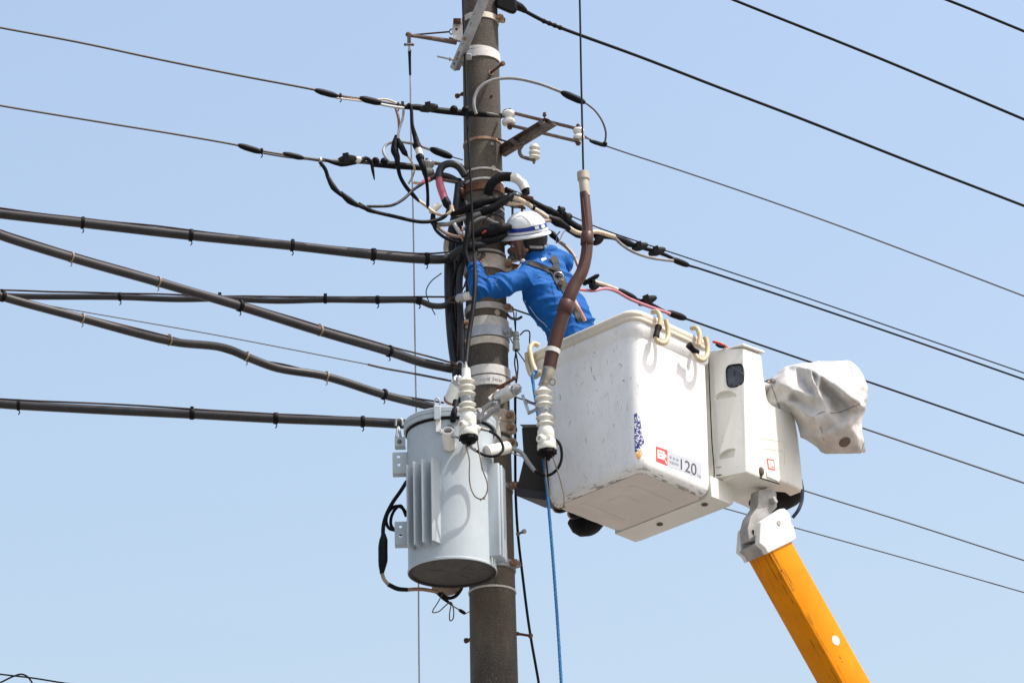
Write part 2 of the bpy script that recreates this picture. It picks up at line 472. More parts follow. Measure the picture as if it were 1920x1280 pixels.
def bolt(g, c, d, r, L):
    """hex head on a washer"""
    d = Vector(d).normalized(); c = Vector(c)
    g.lathe(c, c+d*L*.25, [(0, r*1.3), (1, r*1.3)], n=12); g.lathe(c+d*L*.25, c+d*L, [(0, r), (1, r)], n=6)
    return g
def boolean(o, cutter):
    md = o.modifiers.new("cut", 'BOOLEAN'); md.operation = 'DIFFERENCE'; md.object = cutter; md.solver = 'EXACT'
    bpy.context.view_layer.update()
    dg = bpy.context.evaluated_depsgraph_get()
    me = bpy.data.meshes.new_from_object(o.evaluated_get(dg)); o.modifiers.clear()
    old = o.data; o.data = me; me.name = old.name
    me.shade_smooth(); me.set_sharp_from_angle(angle=R(40))
    WM.pop(cutter, None); bpy.data.objects.remove(cutter)
def remesh(g, name, m, parent, voxel, smooth_it=4, fn=None, label=None):
    o = g.build(name, m, None, 0)
    md = o.modifiers.new("r", 'REMESH'); md.mode = 'VOXEL'; md.voxel_size = voxel
    if smooth_it:
        sm = o.modifiers.new("s", 'SMOOTH'); sm.factor = .5; sm.iterations = smooth_it
    bpy.context.view_layer.update()
    dg = bpy.context.evaluated_depsgraph_get()
    me = bpy.data.meshes.new_from_object(o.evaluated_get(dg))
    loc = o.location.copy(); WM.pop(o, None); bpy.data.objects.remove(o)
    h = G(); h.v = [v.co+loc for v in me.vertices]; h.f = [tuple(p.vertices) for p in me.polygons]
    if fn:
        nr = [v.normal.copy() for v in me.vertices]
        h.v = [fn(p, q) for p, q in zip(h.v, nr)]
    bpy.data.meshes.remove(me)
    return h.build(name, m, parent, 180, label=label), h
def bvh_of(o):
    bpy.context.view_layer.update()
    dg = bpy.context.evaluated_depsgraph_get(); e = o.evaluated_get(dg); me = e.to_mesh()
    M = WM[o]; t = BVHTree.FromPolygons([M @ v.co for v in me.vertices], [tuple(p.vertices) for p in me.polygons])
    e.to_mesh_clear(); return t
def hit(t, px, py, off, Yf=None):
    d = ray(px, py); h = t.ray_cast(CAM, d)
    if h[0] is None: return None
    n = h[1] if h[1].dot(d) < 0 else -h[1]
    return h[0]+n*off
def inside(p, poly):
    c = False; j = len(poly)-1
    for i in range(len(poly)):
        a, b = poly[i], poly[j]
        if (a[1] > p[1]) != (b[1] > p[1]) and p[0] < (b[0]-a[0])*(p[1]-a[1])/(b[1]-a[1])+a[0]: c = not c
        j = i
    return c
def drape(t, poly, off, name, m, parent, step=4.0):
    """thin film laid on a surface, outlined in photograph pixels"""
    pts = [Vector(p) for p in poly]; n = len(pts)
    x0, x1 = min(p[0] for p in poly), max(p[0] for p in poly); y0, y1 = min(p[1] for p in poly), max(p[1] for p in poly)
    y = y0+step/2
    while y < y1:
        x = x0+step/2
        while x < x1:
            if inside((x, y), poly) and min((Vector((x, y))-p).length for p in pts) > step*.3: pts.append(Vector((x, y)))
            x += step
        y += step
    r = geometry.delaunay_2d_cdt(pts, [], [list(range(n))], 1, 1e-4)
    vs_ = [hit(t, p[0], p[1], off) for p in r[0]]
    g = G(); ok = [q is not None for q in vs_]; fs = [tuple(f) for f in r[2] if all(ok[i] for i in f)]
    g.add([q if q is not None else Vector((0,0,0)) for q in vs_], fs)
    used = sorted({i for f in g.f for i in f}); ix = {i: k for k, i in enumerate(used)}
    g.v = [g.v[i] for i in used]; g.f = [tuple(ix[i] for i in reversed(f)) for f in g.f]
    return g.build(name, m, parent, 60)
def ribbon(t, pts, w, off, name, m, parent, thick=.004, sub=6):
    """webbing laid on a surface along photograph points"""
    Q = catmull([Vector((p[0], p[1], 0)) for p in pts], sub); L = []
    for i, q in enumerate(Q):
        a = Q[max(i-1, 0)]; b = Q[min(i+1, len(Q)-1)]; d = (b-a).normalized(); nn = Vector((-d.y, d.x, 0))
        A = hit(t, *(q+nn*w/2).xy, off); B = hit(t, *(q-nn*w/2).xy, off); C = hit(t, *q.xy, off)
        if A is None or B is None or C is None: continue
        v = ray(q.x, q.y)*thick
        L.append([A, C, B, B+v, C+v, A+v])
    if len(L) < 2: return None
    return G().loops(L).build(name, m, parent, 50, fix=True)
def text_mesh(body):
    c = bpy.data.curves.new("t", 'FONT'); c.body = body; c.resolution_u = 4
    o = bpy.data.objects.new("t", c); COL.objects.link(o); bpy.context.view_layer.update()
    me = bpy.data.meshes.new_from_object(o.evaluated_get(bpy.context.evaluated_depsgraph_get()))
    vs_ = [v.co.copy() for v in me.vertices]; fs = [tuple(p.vertices) for p in me.polygons]
    bpy.data.objects.remove(o); bpy.data.curves.remove(c); bpy.data.meshes.remove(me)
    return vs_, fs
def lettering(t, body, quad, off, name, m, parent):
    """flat print: text box fitted to four photograph corners (tl, tr, br, bl) on a surface"""
    vs_, fs = text_mesh(body)
    x0, x1 = min(v.x for v in vs_), max(v.x for v in vs_); y0, y1 = min(v.y for v in vs_), max(v.y for v in vs_)
    tl, tr, br, bl = [Vector(q) for q in quad]; g = G(); o = []
    for v in vs_:
        a = (v.x-x0)/(x1-x0); b = (v.y-y0)/(y1-y0)
        q = tl.lerp(tr, a).lerp(bl.lerp(br, a), 1-b)
        o.append(hit(t, q.x, q.y, off))
    if any(q is None for q in o): return
    g.add(o, fs); return g.build(name, m, parent, 0)

# ================================================================== SETTING
g = G(); g.add([(-3000,-3000,0),(3000,-3000,0),(3000,3000,0),(-3000,3000,0)], [(0,1,2,3)])
g.build("ground", groundm, None, 0, kind="structure")

# ================================================================== POLE
X0 = V(913, 640, 0).x
PB = Vector((X0, 0, 0))
def pr(z): return .1406-.0063*(z-7.92)
def zf(py):
    xc = 899+27*py/1280; z = V(xc, py, -.12).z
    return V(xc, py, -pr(z)).z
pole = thing("utility_pole", "tall grey-brown concrete utility pole ringed with metal bands", "utility pole", PB)
ZT = 13.6
G().lathe(PB, PB+Vector((0,0,ZT)), [(i/12, pr(ZT*i/12)) for i in range(13)], n=64).build("shaft", concm, pole, 60)
def band(py, hpx, m, tilt=0, thick=.006, lug=None, lugpx=0, name="band"):
    z = zf(py); h = hpx*S(Vector((X0, -.12, z)))/math.cos(PITCH)/2; r = pr(z)
    g = G()
    c = Vector((X0, 0, z)); g.ring(c, -h, h, r+thick, r+thick, r-.004, n=48)
    if tilt:
        for i, p in enumerate(g.v): g.v[i] = p+Vector((0, 0, (p.x-X0)*tilt))
    o = g.build(name, m, pole, 40, bevel=.0015)
    for a in (lug or []):                       # folded ears with a bolt through them
        d = Vector((math.sin(R(a)), -math.cos(R(a)), 0)); t = Vector((0,0,1)).cross(d)
        q = c+d*(r+.022); gg = G()
        gg.box(q+t*.012, d*.020, t*.004, Vector((0,0,h*.95))); gg.box(q-t*.012, d*.020, t*.004, Vector((0,0,h*.95)))
        gg.build("band_ear", m, o, 40, bevel=.002)
        gb = G(); bolt(gb, q+d*.008-t*.018, -t, .017, .024); gb.tube([q+d*.008-t*.02, q+d*.008+t*.048], .008, n=8); bolt(gb, q+d*.008+t*.016, t, .016, .018)
        gb.build("band_bolt", rustl if m is not bandb else galv, o, 40)
    return o
band(27, 11, bandc, lug=[72])
band(88, 6, bandw, tilt=-.10)
band(98, 14, bandw, tilt=-.02, thick=.008, lug=[-95])
band(258, 5, rustl, thick=.005)
band(315, 3.5, bandw); band(334, 4, bandw)
band(348, 15, rust, thick=.012, lug=[-75])
band(377, 4, galv); band(386, 4, galv); band(397, 7, cabd)
band(468, 4, bandw)
band(488, 26, bandc, thick=.011, lug=[78])
band(571, 11, bandw, thick=.009, lug=[66])
band(600, 17, bandw, thick=.010, lug=[-62])
band(618, 19, bandb, thick=.013, lug=[60])
band(636, 13, bandc, thick=.009, lug=[-66])
band(691, 17, bandw, thick=.011)
hb = band(711, 18, bandw, thick=.009)
band(775, 22, bandc, thick=.010, lug=[62])
band(797, 20, bandc, thick=.008, lug=[64])
band(824, 18, bandw, thick=.008, lug=[66])
band(1051, 15, galv, thick=.008, lug=[62])
band(1097, 3.5, bandw)
band(905, 9, galv, thick=.006, lug=[64])
# faded pen marks on a white band
z = zf(711); g = G(); rr_ = pr(z)+.0105
rnd = random.Random(3)
for k in range(11):
    a0 = -18+k*5.2; 
    if k in (5,): continue
    for _ in range(2):
        P = []
        for q in range(4):
            a = R(a0+rnd.uniform(0, 3.4)); dz = rnd.uniform(-.012, .012)
            P.append(Vector((X0+math.sin(a)*rr_, -math.cos(a)*rr_, z+dz)))
        g.tube(P, .0011, n=4, sub=3)
g.build("handwriting", inkg, hb, 0)
# sleeves of the step-bolt holes
def polept(px, py):
    P = V(px, py, -.12)
    for _ in range(4):
        r = pr(P.z); dx = max(-r*.98, min(r*.98, P.x-X0)); P = V(px, py, -math.sqrt(r*r-dx*dx))
    n = Vector((P.x-X0, P.y, 0)).normalized(); return P, n
for (px, py, r, m) in ((920,137,4.5,bandc),(922,270,3,galv),(925,316,5,bandc),(921,181,2.2,dark),(932,586,5.5,bandc)):
    P, n = polept(px, py); s = S(P); g = G()
    g.lathe(P-n*.004, P+n*.007, [(0, r*s), (1, r*s), (1.001, r*s*.62), (.1, r*s*.6)], n=16, capA=False)
    g.lathe(P, P+n*.0025, [(0, r*s*.58), (1, r*s*.58)], n=12)
    o = g.build("hole_sleeve", m, pole, 40)
def stepbolt(a, b, Ya, Yb, r=2.6, m=rust):
    A = V(*a, Ya); B = V(*b, Yb); s = S(A); d = (B-A).normalized(); g = G()
    g.tube([A, B], r*s, n=10); g.lathe(B-d*(2*s), B+d*(4*s), [(0, r*1.7*s), (.8, r*1.9*s), (1, r*1.4*s)], n=12)
    g.lathe(A, A+d*(5*s), [(0, r*1.5*s), (1, r*1.4*s)], n=8)
    g.build("step_bolt", m, pole, 40)
stepbolt((921,136), (942,120), -.105, -.22)
stepbolt((869,176), (858,180), .02, .05)
stepbolt((968,1187), (994,1191), .0, -.04, 2.6, rust)
stepbolt((884,1198), (875,1200), .02, .05, 2.8, rust)
stepbolt((968,905), (985,909), .0, -.03, 2.4, galv)
stepbolt((970,1001), (982,996), .0, -.05, 2.4, galv)

# ================================================================== POLE-TOP HARDWARE
def channel(name, a, b, wpx, dpx, m, parent, holes=0, label=None, cat=None):
    """cold-formed channel between two places, lips folded back"""
    A, B = a, b; t = (B-A).normalized(); s = S(A)
    nrm = (CAM-A).normalized(); nrm = (nrm - t*nrm.dot(t)).normalized(); nrm = (nrm*.80 - nrm.cross(t)*.60*(1 if nrm.cross(t).x > 0 else -1)).normalized(); y = nrm.cross(t)
    w, d = wpx*s, dpx*s; g = G()
    g.box((A+B)/2, (B-A)/2, y*w/2, nrm*.003)
    for sg in (-1, 1): g.box((A+B)/2 - nrm*d/2 + y*(sg*(w/2-.003)), (B-A)/2, y*.003, nrm*(d/2-.002))
    return g, t, y, nrm, s
crossa = thing("crossarm", "perforated pale steel crossarm slanting across the top of the pole", "crossarm", V(880, 70, -.17))
A, B = V(848, 130, -.10), V(921, -45, -.62)
g, t, y, nrm, s = channel("rail", A, B, 13, 15, galv, crossa)
rail = g.build("rail", galv, crossa, 40, bevel=.0015)
L = (B-A).length; cut = G()
for k in range(9):
    c = A+t*(L*(.06+.105*k)); cut.box(c-y*(.0*s), t*((5.5 if k % 3 == 1 else 2.6)*s), y*(2.0*s), nrm*.012)
boolean(rail, cut.build("cutter", dark, None, 0))
g = G(); 
for q, dy in ((.12, 0),(.33, -2)):
    bolt(g, A+t*(L*q)+nrm*.003, nrm, .010, .012)
g.build("bolt", rustl, crossa, 40)
g = G(); g.box(V(874,107,-.14), RT2*(10*s), FW*(4*s), UP2*(6*s)); g.box(V(862,109,-.13), RT2*(4*s), FW*(9*s), UP2*(7*s))
g.build("seat_clip", galv, crossa, 40, bevel=.003)
g = G(); g.tube([V(820,106,-.10), V(861,115,-.13)], 2*s, n=8); bolt(g, V(842,111,-.12), RT2, .012, .014)
g.build("through_bolt", galv, crossa, 40)
g = G(); g.tube([V(843,71,-.08), V(862,78,-.12)], 2*s, n=8); g.build("through_bolt", steelb, crossa, 40)

arm = thing("wire_bracket", "thin rusty standoff arm with a ball-ended clevis left of the pole top", "bracket arm", V(857, 70, -.03))
s = S(V(800, 75, 0))
g = G(); g.tube([V(770,67,-.02), V(815,73,-.03), V(856,80,-.04)], [3.2*s, 4.6*s, 5.0*s], n=12); g.build("tube_arm", steelb, arm, 50)
wire("brace_rod", [(772,66,-.02),(842,60,-.05)], 1.7, strand, arm)
g = G(); g.tube([V(842,60,-.05), V(846,55,-.05), V(850,59,-.05), V(846,65,-.05), V(842,60,-.05)], 1.3*s, n=6); g.build("rod_eye", steelb, arm, 50)
g = G(); g.ball(V(766,65,-.02), 6*s, 6*s, 5*s); g.box(V(767,73,-.02), RT2*(3.4*s), FW*(5*s), UP2*(8*s)); g.tube([V(760,84,-.02), V(774,84,-.02)], 2.2*s); g.ball(V(760,84,-.02), 3*s); g.ball(V(774,84,-.02), 3*s)
g.build("clevis", steelb, arm, 50)
g = G(); g.prism([V(*p, -.06) for p in ((850,38),(868,42),(868,80),(852,76),(847,58))], FW*.03); g.build("plate", bandw, arm, 40, bevel=.002)
g = G(); g.box(V(857,40,-.07), RT2*(7*s), FW*(6*s), UP2*(5*s)); bolt(g, V(857,40,-.09), -FW, .014, .014); bolt(g, V(856,55,-.065), -FW, .006, .008)
g.build("plate_bolt", rust, arm, 40, bevel=.002)

# hanging wire with its dark terminal
hang = thing("hanging_wire", "thin pale wire hanging plumb from the standoff arm past the left cables", "wire", V(767, 86, .05))
line([(767,86,.0),(768,96,.02)], 2.6).build("terminal", silver, hang, 50)
line([(768,94,.02),(768,102,.03),(769,141,.04)], [3.4,2.9,2.2]).build("terminal_boot", tape, hang, 50)
P = [(769,138,.04),(771,280,.14),(774,380,.16),(778,640,.18),(784,1000,.2),(786,1282,.22)]
pts = PX(P); pts.append(Vector((pts[-1].x+.03, .24, .5)))
G().tube(pts, 1.5*S(pts[0]), n=8).build("conductor", wirel, hang, 60)

# strain bracket on the right of the pole
br = thing("insulator_bracket", "rusty channel bracket carrying cream spool insulators right of the pole", "insulator bracket", V(945, 280, 0))
A, B = V(936, 287, -.02), V(1033, 228, -.42); s = S(A); t = (B-A).normalized()
y = Vector((0,0,1)); y = (y-t*y.z).normalized(); w = t.cross(y); hh = 15*s; dd = 8*s
g = G(); g.box((A+B)/2, (B-A)/2, w*dd, y*.004); g.v[-8:] = [p-y*hh for p in g.v[-8:]]
g.box((A+B)/2+y*hh, (B-A)/2, w*dd, y*.004)
g.box((A+B)/2-w*(dd-.004)*1, (B-A)/2, w*.004, y*(hh-.004))
g.build("channel", steelb, br, 40, bevel=.0015)
g = G()
for q in (.30, .86):
    c = A.lerp(B, q); g.box(c+w*(dd*.55), t*.004, w*(dd*.42), y*(hh*.9)); 
for q in (.33, .9):
    c = A.lerp(B, q); g.box(c+w*(dd*.9), t*.02, w*.003, y*(hh*.92)); g.lathe(c+w*(dd*.9+.003), c+w*(dd*.9+.009), [(0,.010),(1,.010)], n=10)
g.build("gusset", steelb, br, 40, bevel=.001)
g = G(); bolt(g, V(1021,217,-.38), Vector((0,0,1)), .010, .02); g.tube([V(1021,232,-.38), V(1021,216,-.38)], .006); g.build("bolt", rust, br, 40)
def spool(parent, c, r, h, m):
    p = V(*c); s = S(p); z = Vector((0,0,1)); H = h*s/math.cos(PITCH); r = r*s; g = G()
    A = p-z*H/2
    g.lathe(A, A+z*H, [(0,r*.62),(.05,r*.88),(.16,r),(.32,r*.95),(.42,r*.72),(.50,r*.60),(.58,r*.72),(.68,r*.95),(.84,r),(.95,r*.88),(1,r*.62)], n=28)
    return g.build("spool_insulator", m, parent, 60)
spool(br, (954,222,-.16), 13, 26, porc); spool(br, (1085,252,-.22), 11, 22, porc)
def strap(name, a, b, wpx, m, parent, th=2.0):
    A = V(*a); B = V(*b); s = S(A); g = G(); g.bar(A, B, wpx*s*1.6, th*2*s); return g.build(name, m, parent, 40, bevel=.002)
strap("strap", (950,209,-.16), (1088,243,-.22), 6.5, steelb, br, 1.6); strap("strap", (952,234,-.17), (1086,266,-.23), 6.5, steelb, br, 1.6)
g = G()
for (x, y0, y1, Y) in ((956,204,240,-.16),(1084,233,270,-.22)):
    g.tube([V(x,y1,Y), V(x,y0,Y)], 2.2*s, n=8); bolt(g, V(x,y0+5,Y), Vector((0,0,1)), .012, .014); bolt(g, V(x,y1-2,Y), Vector((0,0,-1)), .014, .014)
g.build("spool_bolt", rust, br, 40)
line([(938,222,-.08),(946,208,-.12),(952,207,-.16)], 2.6).build("strap_hook", rust, br, 50)
wire("cross_rod", [(934,261,-.11),(950,266,-.12),(962,273,-.13)], 1.9, strand, br)
# pin insulator below
p = V(1002, 284, -.22); z = Vector((.06,0,1)).normalized(); s = S(p); r = 11*s; H = 30*s/math.cos(PITCH); A = p-z*H/2
pin = G().lathe(A, A+z*H, [(0,r*.5),(.03,r*.8),(.10,r),(.17,r*.9),(.23,r*.62),(.30,r*.70),(.38,r*.98),(.46,r*.92),(.53,r*.62),(.60,r*.70),(.70,r*.94),(.82,r*.80),(.93,r*.55),(1,r*.3)], n=28).build("pin_insulator", porcc, br, 60)
line([(979,273,-.2),(974,282,-.2),(977,292,-.2),(988,297,-.21),(1000,300,-.22)], [3.4,3.6,3.6,3.4,3.2], n=10).build("hook_pin", steelb, br, 60)
g = G(); g.tube([V(1001,298,-.22), V(1001,307,-.22)], 2.2*s); bolt(g, V(1001,301,-.22), Vector((0,0,-1)), .010, .012); g.build("pin_nut", steelb, br, 40)

# spool on the left of the pole, second wire's anchor
bl = thing("insulator_bracket", "flat rusty strap bracket holding one grey spool insulator left of the pole", "insulator bracket", V(850, 320, -.05))
spool(bl, (803,316,-.10), 12, 27, porcg)
strap("strap", (800,304,-.10), (872,314,-.06), 6, steelb, bl, 1.6); strap("strap", (803,332,-.10), (872,345,-.06), 6, steelb, bl, 1.6)
g = G(); s = S(V(800,316,-.1)); g.tube([V(800,335,-.10), V(800,297,-.10)], 2.2*s); bolt(g, V(800,303,-.1), Vector((0,0,1)), .012, .014); bolt(g, V(864,311,-.08), Vector((0,0,1)), .010, .012)
g.build("spool_bolt", rust, bl, 40)

# low-voltage rack on the right, behind the worker's helmet
rk = thing("insulator_bracket", "rusty strap rack with two blue-grey insulators behind the helmet", "insulator bracket", V(950, 380, -.02))
strap("strap", (942,358,.02), (1000,372,-.0), 6, rust, rk, 1.6); strap("strap", (942,382,.02), (985,390,0), 6, rust, rk, 1.6)
spool(rk, (966,376,.0), 12, 24, mat("blue porcelain", (.05,.085,.11), (.04,.06,.08), .25, 0, 10))
strap("strap", (940,452,.02), (972,462,0), 6, rust, rk, 1.8); strap("strap", (940,492,.02), (985,502,0), 6, rust, rk, 1.8)
spool(rk, (962,478,.02), 11, 24, porcg)
g = G(); s = S(V(960,400,0)); g.tube([V(961,372,.02), V(961,418,.02)], 2.2*s); g.tube([V(979,384,.02), V(979,410,.02)], 2.4*s)
g.build("drop_rod", steelb, rk, 50)
g = G(); bolt(g, V(965,506,-.02), RT2-FW, .016, .02); g.build("bolt", rustl, rk, 40)

# ================================================================== OVERHEAD WIRES, LEFT
def yl(x, y0, k, x0=870): return y0-(x0-x)/870*k
w1 = thing("overhead_wire", "topmost left conductor with black splices anchored on the cream spool", "overhead wire", V(870, 210, -.2))
Y1 = lambda x: yl(x, -.2, 1.4)
P1 = [(x, y, Y1(x)) for x, y in ((-20,48),(0,52),(150,80),(300,112),(450,142),(592,169),(640,180),(690,187),(750,197),(800,203))]+[(870,210,-.2),(915,214,-.24),(944,219,-.18)]
line(P1, [2.3]*6+[2.2]*3+[4,5,4,3], ext0=14).build("conductor", wireg, w1, 60)
sleeve(w1, [(590,169,Y1(590)),(634,181,Y1(634))], 6); sleeve(w1, [(674,184,Y1(674)),(716,194,Y1(716))], 6.5)
sleeve(w1, [(757,201,Y1(757)),(780,201,Y1(780)),(820,207,Y1(820)),(868,212,-.2),(905,214,-.24),(940,217,-.19)], 6, taper=.7)
clamp(w1, (804,203,Y1(800)-.03), -12, 36, 20); 
for x, y in ((851,205),(873,206)):
    p = V(x, y, Y1(min(x,870))-.01); G().ball(p, 7.5*S(p)).build("wrap_bump", tape, w1, 60)
wire("jumper", [(632,179,Y1(632)),(655,184,Y1(655)),(678,189,Y1(678))], 1.8, copper, w1); wire("jumper", [(630,184,Y1(630)),(655,187,Y1(655)),(678,190,Y1(678))], 1.8, wirel, w1)
wire("jumper", [(700,188,Y1(700)),(725,187,Y1(725)),(748,196,Y1(748)),(756,200,Y1(756))], 1.9, cream, w1); wire("jumper", [(714,196,Y1(714)-.01),(735,200,Y1(735)-.01),(757,203,Y1(757)-.01)], 2.6, wirel, w1)
for x in (638, 746, 755): tie(w1, P1, x, 4.5, strand, w=3)

w2 = thing("overhead_wire", "second left conductor with covered clamp and curled tail, ending at grey spool", "overhead wire", V(800, 316, -.1))
Y2 = lambda x: yl(x, -.1, 1.35, 800)
P2 = [(x, y, Y2(x)) for x, y in ((-20,194),(0,198),(200,231),(330,252),(448,273),(490,283),(530,290),(570,296),(600,300),(640,303),(680,304),(720,308),(760,312),(796,316))]
line(P2, [2.1]*5+[2.4,2.4,2.6,3,4,4,4.5,4.5,3], ext0=14).build("conductor", wireg, w2, 60)
sleeve(w2, [(446,272,Y2(446)),(492,286,Y2(492))], 6); sleeve(w2, [(530,288,Y2(530)),(570,297,Y2(570))], 5.5)
line([(492,287,Y2(492)),(540,295,Y2(540)),(580,299,Y2(580)),(600,302,Y2(600))], 2).build("jumper", wireg, w2, 60)
clamp(w2, (650,300,Y2(650)-.02), -10, 38, 22); sleeve(w2, [(603,298,Y2(603)),(640,308,Y2(640)-.02),(668,306,Y2(668)-.03)], 5)
sleeve(w2, [(665,301,Y2(665)-.03),(676,299,Y2(676)-.03)], 6.5, whit, "tape_wrap", .9)
sleeve(w2, [(698,308,Y2(698)),(740,310,Y2(740)),(792,315,Y2(792))], 7.5, taper=.7)
for x, y in ((704,302),(720,303)):
    p = V(x, y, Y2(x)-.01); G().ball(p, 7.5*S(p)).build("wrap_bump", tape, w2, 60)
line([(676,303,Y2(676)-.03),(686,297,Y2(686)-.03),(695,303,Y2(695)-.03),(699,320,Y2(699)-.03),(702,337,Y2(702)-.03)], [4,4,3.5,3,1.2]).build("tail", tape, w2, 60)
for x in (490, 600): tie(w2, P2, x, 5, whit if x == 600 else dark, w=4)

rng0 = random.Random(4)
def messenger(label, P, r, M, ties, group, ext=14, kinds=None, pr_=1.8):
    t = thing("messenger_cable", label, "cable", V(*P[-1]), group)
    line(P, r, ext0=ext, n=12).build("cable", cabl, t, 60)
    # strand carried along the top of the sheath, never quite straight
    Q = catmull(PX(M), 6); n = len(Q)
    Q = [q+UP2*(.004+.006*noise.noise(Vector((q.x*3, q.z, 1)))) for q in Q]
    Q.insert(0, Q[0]+(Q[0]-Q[1]).normalized()*ext)
    G().tube(Q, pr_*S(Q[-1]), n=6, sub=1).build("strand", strand, t, 60)
    for i, x in enumerate(ties):
        pale = kinds and kinds[i]
        tie(t, P, x, (r if not isinstance(r, list) else r[1])+(1.0 if pale else 1.9), (tan if pale else dark), off=1.0, w=(3.2 if pale else rng0.choice((6,7.5,9))))
    return t
GR = "telephone cables strung from the left to the pole"
def dl(L, k, x0=870, y0=-.06): return [(x, y, yl(x, y0, k, x0)) for x, y in L]
messenger("thick dark telephone cable, uppermost of the five left messenger cables", dl([(-20,398),(0,401),(150,418),(350,441),(550,461),(700,478),(800,486),(838,485),(868,474)], .66), [9.2]*2+[9]*5+[8.5,8], dl([(-20,389),(0,392),(155,411),(360,433),(550,456),(700,470),(800,477),(868,470)], .66), (155,358,548,700,800), GR)
messenger("steeply slanting dark telephone cable ending level with the tip of the left cutout", dl([(-20,432),(0,441),(130,482),(300,530),(450,574),(600,621),(730,659),(790,679),(846,691)], 2.1), [8.8]*9, dl([(-20,423),(0,432),(130,474),(295,522),(450,567),(600,612),(730,650),(800,669),(856,684)], 2.1), (133,296,450,600,730), GR, kinds=(1,1,0,1,0))
messenger("thin nearly level grey telephone cable ending at the worker's elbow", dl([(-20,553),(0,554),(60,556),(225,557),(330,561),(420,560),(520,564),(610,562),(700,563),(785,564),(810,573),(835,572),(852,556)], -.05), [5.8]*13, dl([(-20,546),(0,546),(225,551),(420,556),(640,558),(785,558),(868,557)], -.05), (225,412,610,708,786), GR)
messenger("sagging dark telephone cable with a bowed stretch, passing behind the lifting eye", dl([(-20,547),(0,555),(150,596),(320,640),(420,652),(470,672),(520,690),(600,703),(640,714),(720,740),(812,763)], 1.8), [8]*11, dl([(-20,541),(0,549),(155,593),(318,633),(400,654),(462,672),(530,684),(612,706),(720,736),(832,757)], 1.8), (5,154,318,462,612,720), GR, kinds=(0,1,1,1,1,0))
messenger("lowest left telephone cable, ending behind the transformer rim", dl([(-20,754),(0,757),(150,766),(350,776),(520,785),(680,791),(752,795),(800,797)], .35, y0=-.03), [8.5]*8, dl([(-20,748),(0,749),(160,757),(360,768),(520,777),(680,784),(760,788)], .35, y0=-.03), (35,360,517,680), GR, kinds=(0,0,0,0))
g = line(dl([(-20,551),(0,556),(120,578),(400,627),(690,683)], 1.5, y0=-.02), 1.1, ext0=14); line(dl([(690,683),(720,690),(770,699),(846,714)], 1.5, y0=-.02), 2.2, g=g)
g.build("guy_wire", wireg, None, 60, label="thin stay wire between the two sagging cables, thicker near the pole", cat="wire")
g = line([(-20,1260,-1),(0,1263,-1),(60,1270,-1),(130,1281,-1),(180,1287,-1)], 1.6, ext0=8, ext1=8); g.build("overhead_wire", wired, None, 60, label="thin straight wire crossing the extreme lower left of the view", cat="overhead wire")
g = line([(-30,1292,-.9),(0,1279,-.9),(25,1267,-.9),(40,1263,-.9),(52,1268,-.9),(62,1282,-.9),(72,1300,-.9)], 1.7, ext0=8, ext1=6); g.build("slack_wire", wired, None, 60, label="looping slack wire hung over the straight wire at lower left", cat="wire")

# jumpers between the two upper left wires
jb = thing("jumper_loop", "brown and grey pair dropping from the top wire into a forked black splice", "jumper cable", V(745, 210, -.35))
Yj = -.34
line([(742,203,Yj),(747,222,Yj),(748,245,Yj),(744,262,Yj)], 2.6).build("lead", copper, jb, 60)
line([(757,205,Yj-.01),(755,222,Yj-.01),(748,245,Yj-.01),(746,262,Yj-.01)], 2.4).build("lead", wirel, jb, 60)
line([(743,254,Yj),(741,268,Yj),(740,283,Yj),(744,294,Yj),(746,310,Yj),(750,330,Yj+.05),(761,350,Yj+.1),(775,366,Yj+.14),(786,378,Yj+.16)], [3,6.5,7.5,6,4,3.6,3.8,4.2,2.4]).build("splice_sleeve", tape, jb, 60)
line([(746,260,Yj-.01),(752,274,Yj-.01),(759,287,Yj-.01),(764,293,Yj-.01)], [3,6,5.5,1.8]).build("splice_sleeve", tape, jb, 60)
line([(763,291,Yj),(772,304,Yj),(777,316,Yj+.04),(774,330,Yj+.1),(766,345,Yj+.12)], 1.9).build("lead", cream, jb, 60)
line([(785,376,Yj+.16),(800,387,Yj+.17),(812,397,Yj+.17),(826,403,Yj+.17),(840,401,Yj+.16),(846,393,Yj+.16),(846,385,Yj+.16)], 3.0).build("lead", cream, jb, 60)
jd = thing("jumper_loop", "black drop cable with a white sleeve hanging from the top wire", "jumper cable", V(765, 200, -.38))
Yk = -.38
line([(762,200,Yk),(768,196,Yk),(771,205,Yk),(773,235,Yk),(780,262,Yk),(783,276,Yk)], [3,3.2,3.2,3.4,5.5,6.5]).build("cable", tape, jd, 60)
line([(780,270,Yk),(784,278,Yk)], 8).build("collar", tape, jd, 60); line([(783,277,Yk),(788,293,Yk)], 6.4).build("white_sleeve", whit, jd, 60)
line([(786,291,Yk),(789,299,Yk)], 7.6).build("collar", tape, jd, 60)
line([(788,298,Yk),(794,316,Yk),(800,340,Yk+.1),(802,365,Yk+.15),(802,384,Yk+.18),(802,390,Yk+.18)], [6.5,5.5,3.2,3,3.4,1]).build("cable", tape, jd, 60)
jl = thing("jumper_loop", "grey loop with a ribbed black sleeve behind the forked splice", "jumper cable", V(740, 270, -.1))
line([(736,308,-.2),(724,296,-.16),(719,281,-.12),(727,270,-.1),(745,266,-.1),(775,270,-.1),(808,281,-.1)], 2.8).build("lead", greyp, jl, 60)
sleeve(jl, [(806,279,-.1),(848,295,-.08)], 7); wire("lead", [(846,294,-.08),(868,300,-.08)], 1.3, wireg, jl)
jk = thing("jumper_loop", "long black looping cable with lumpy splices under the second left wire", "jumper cable", V(610, 310, -.4))
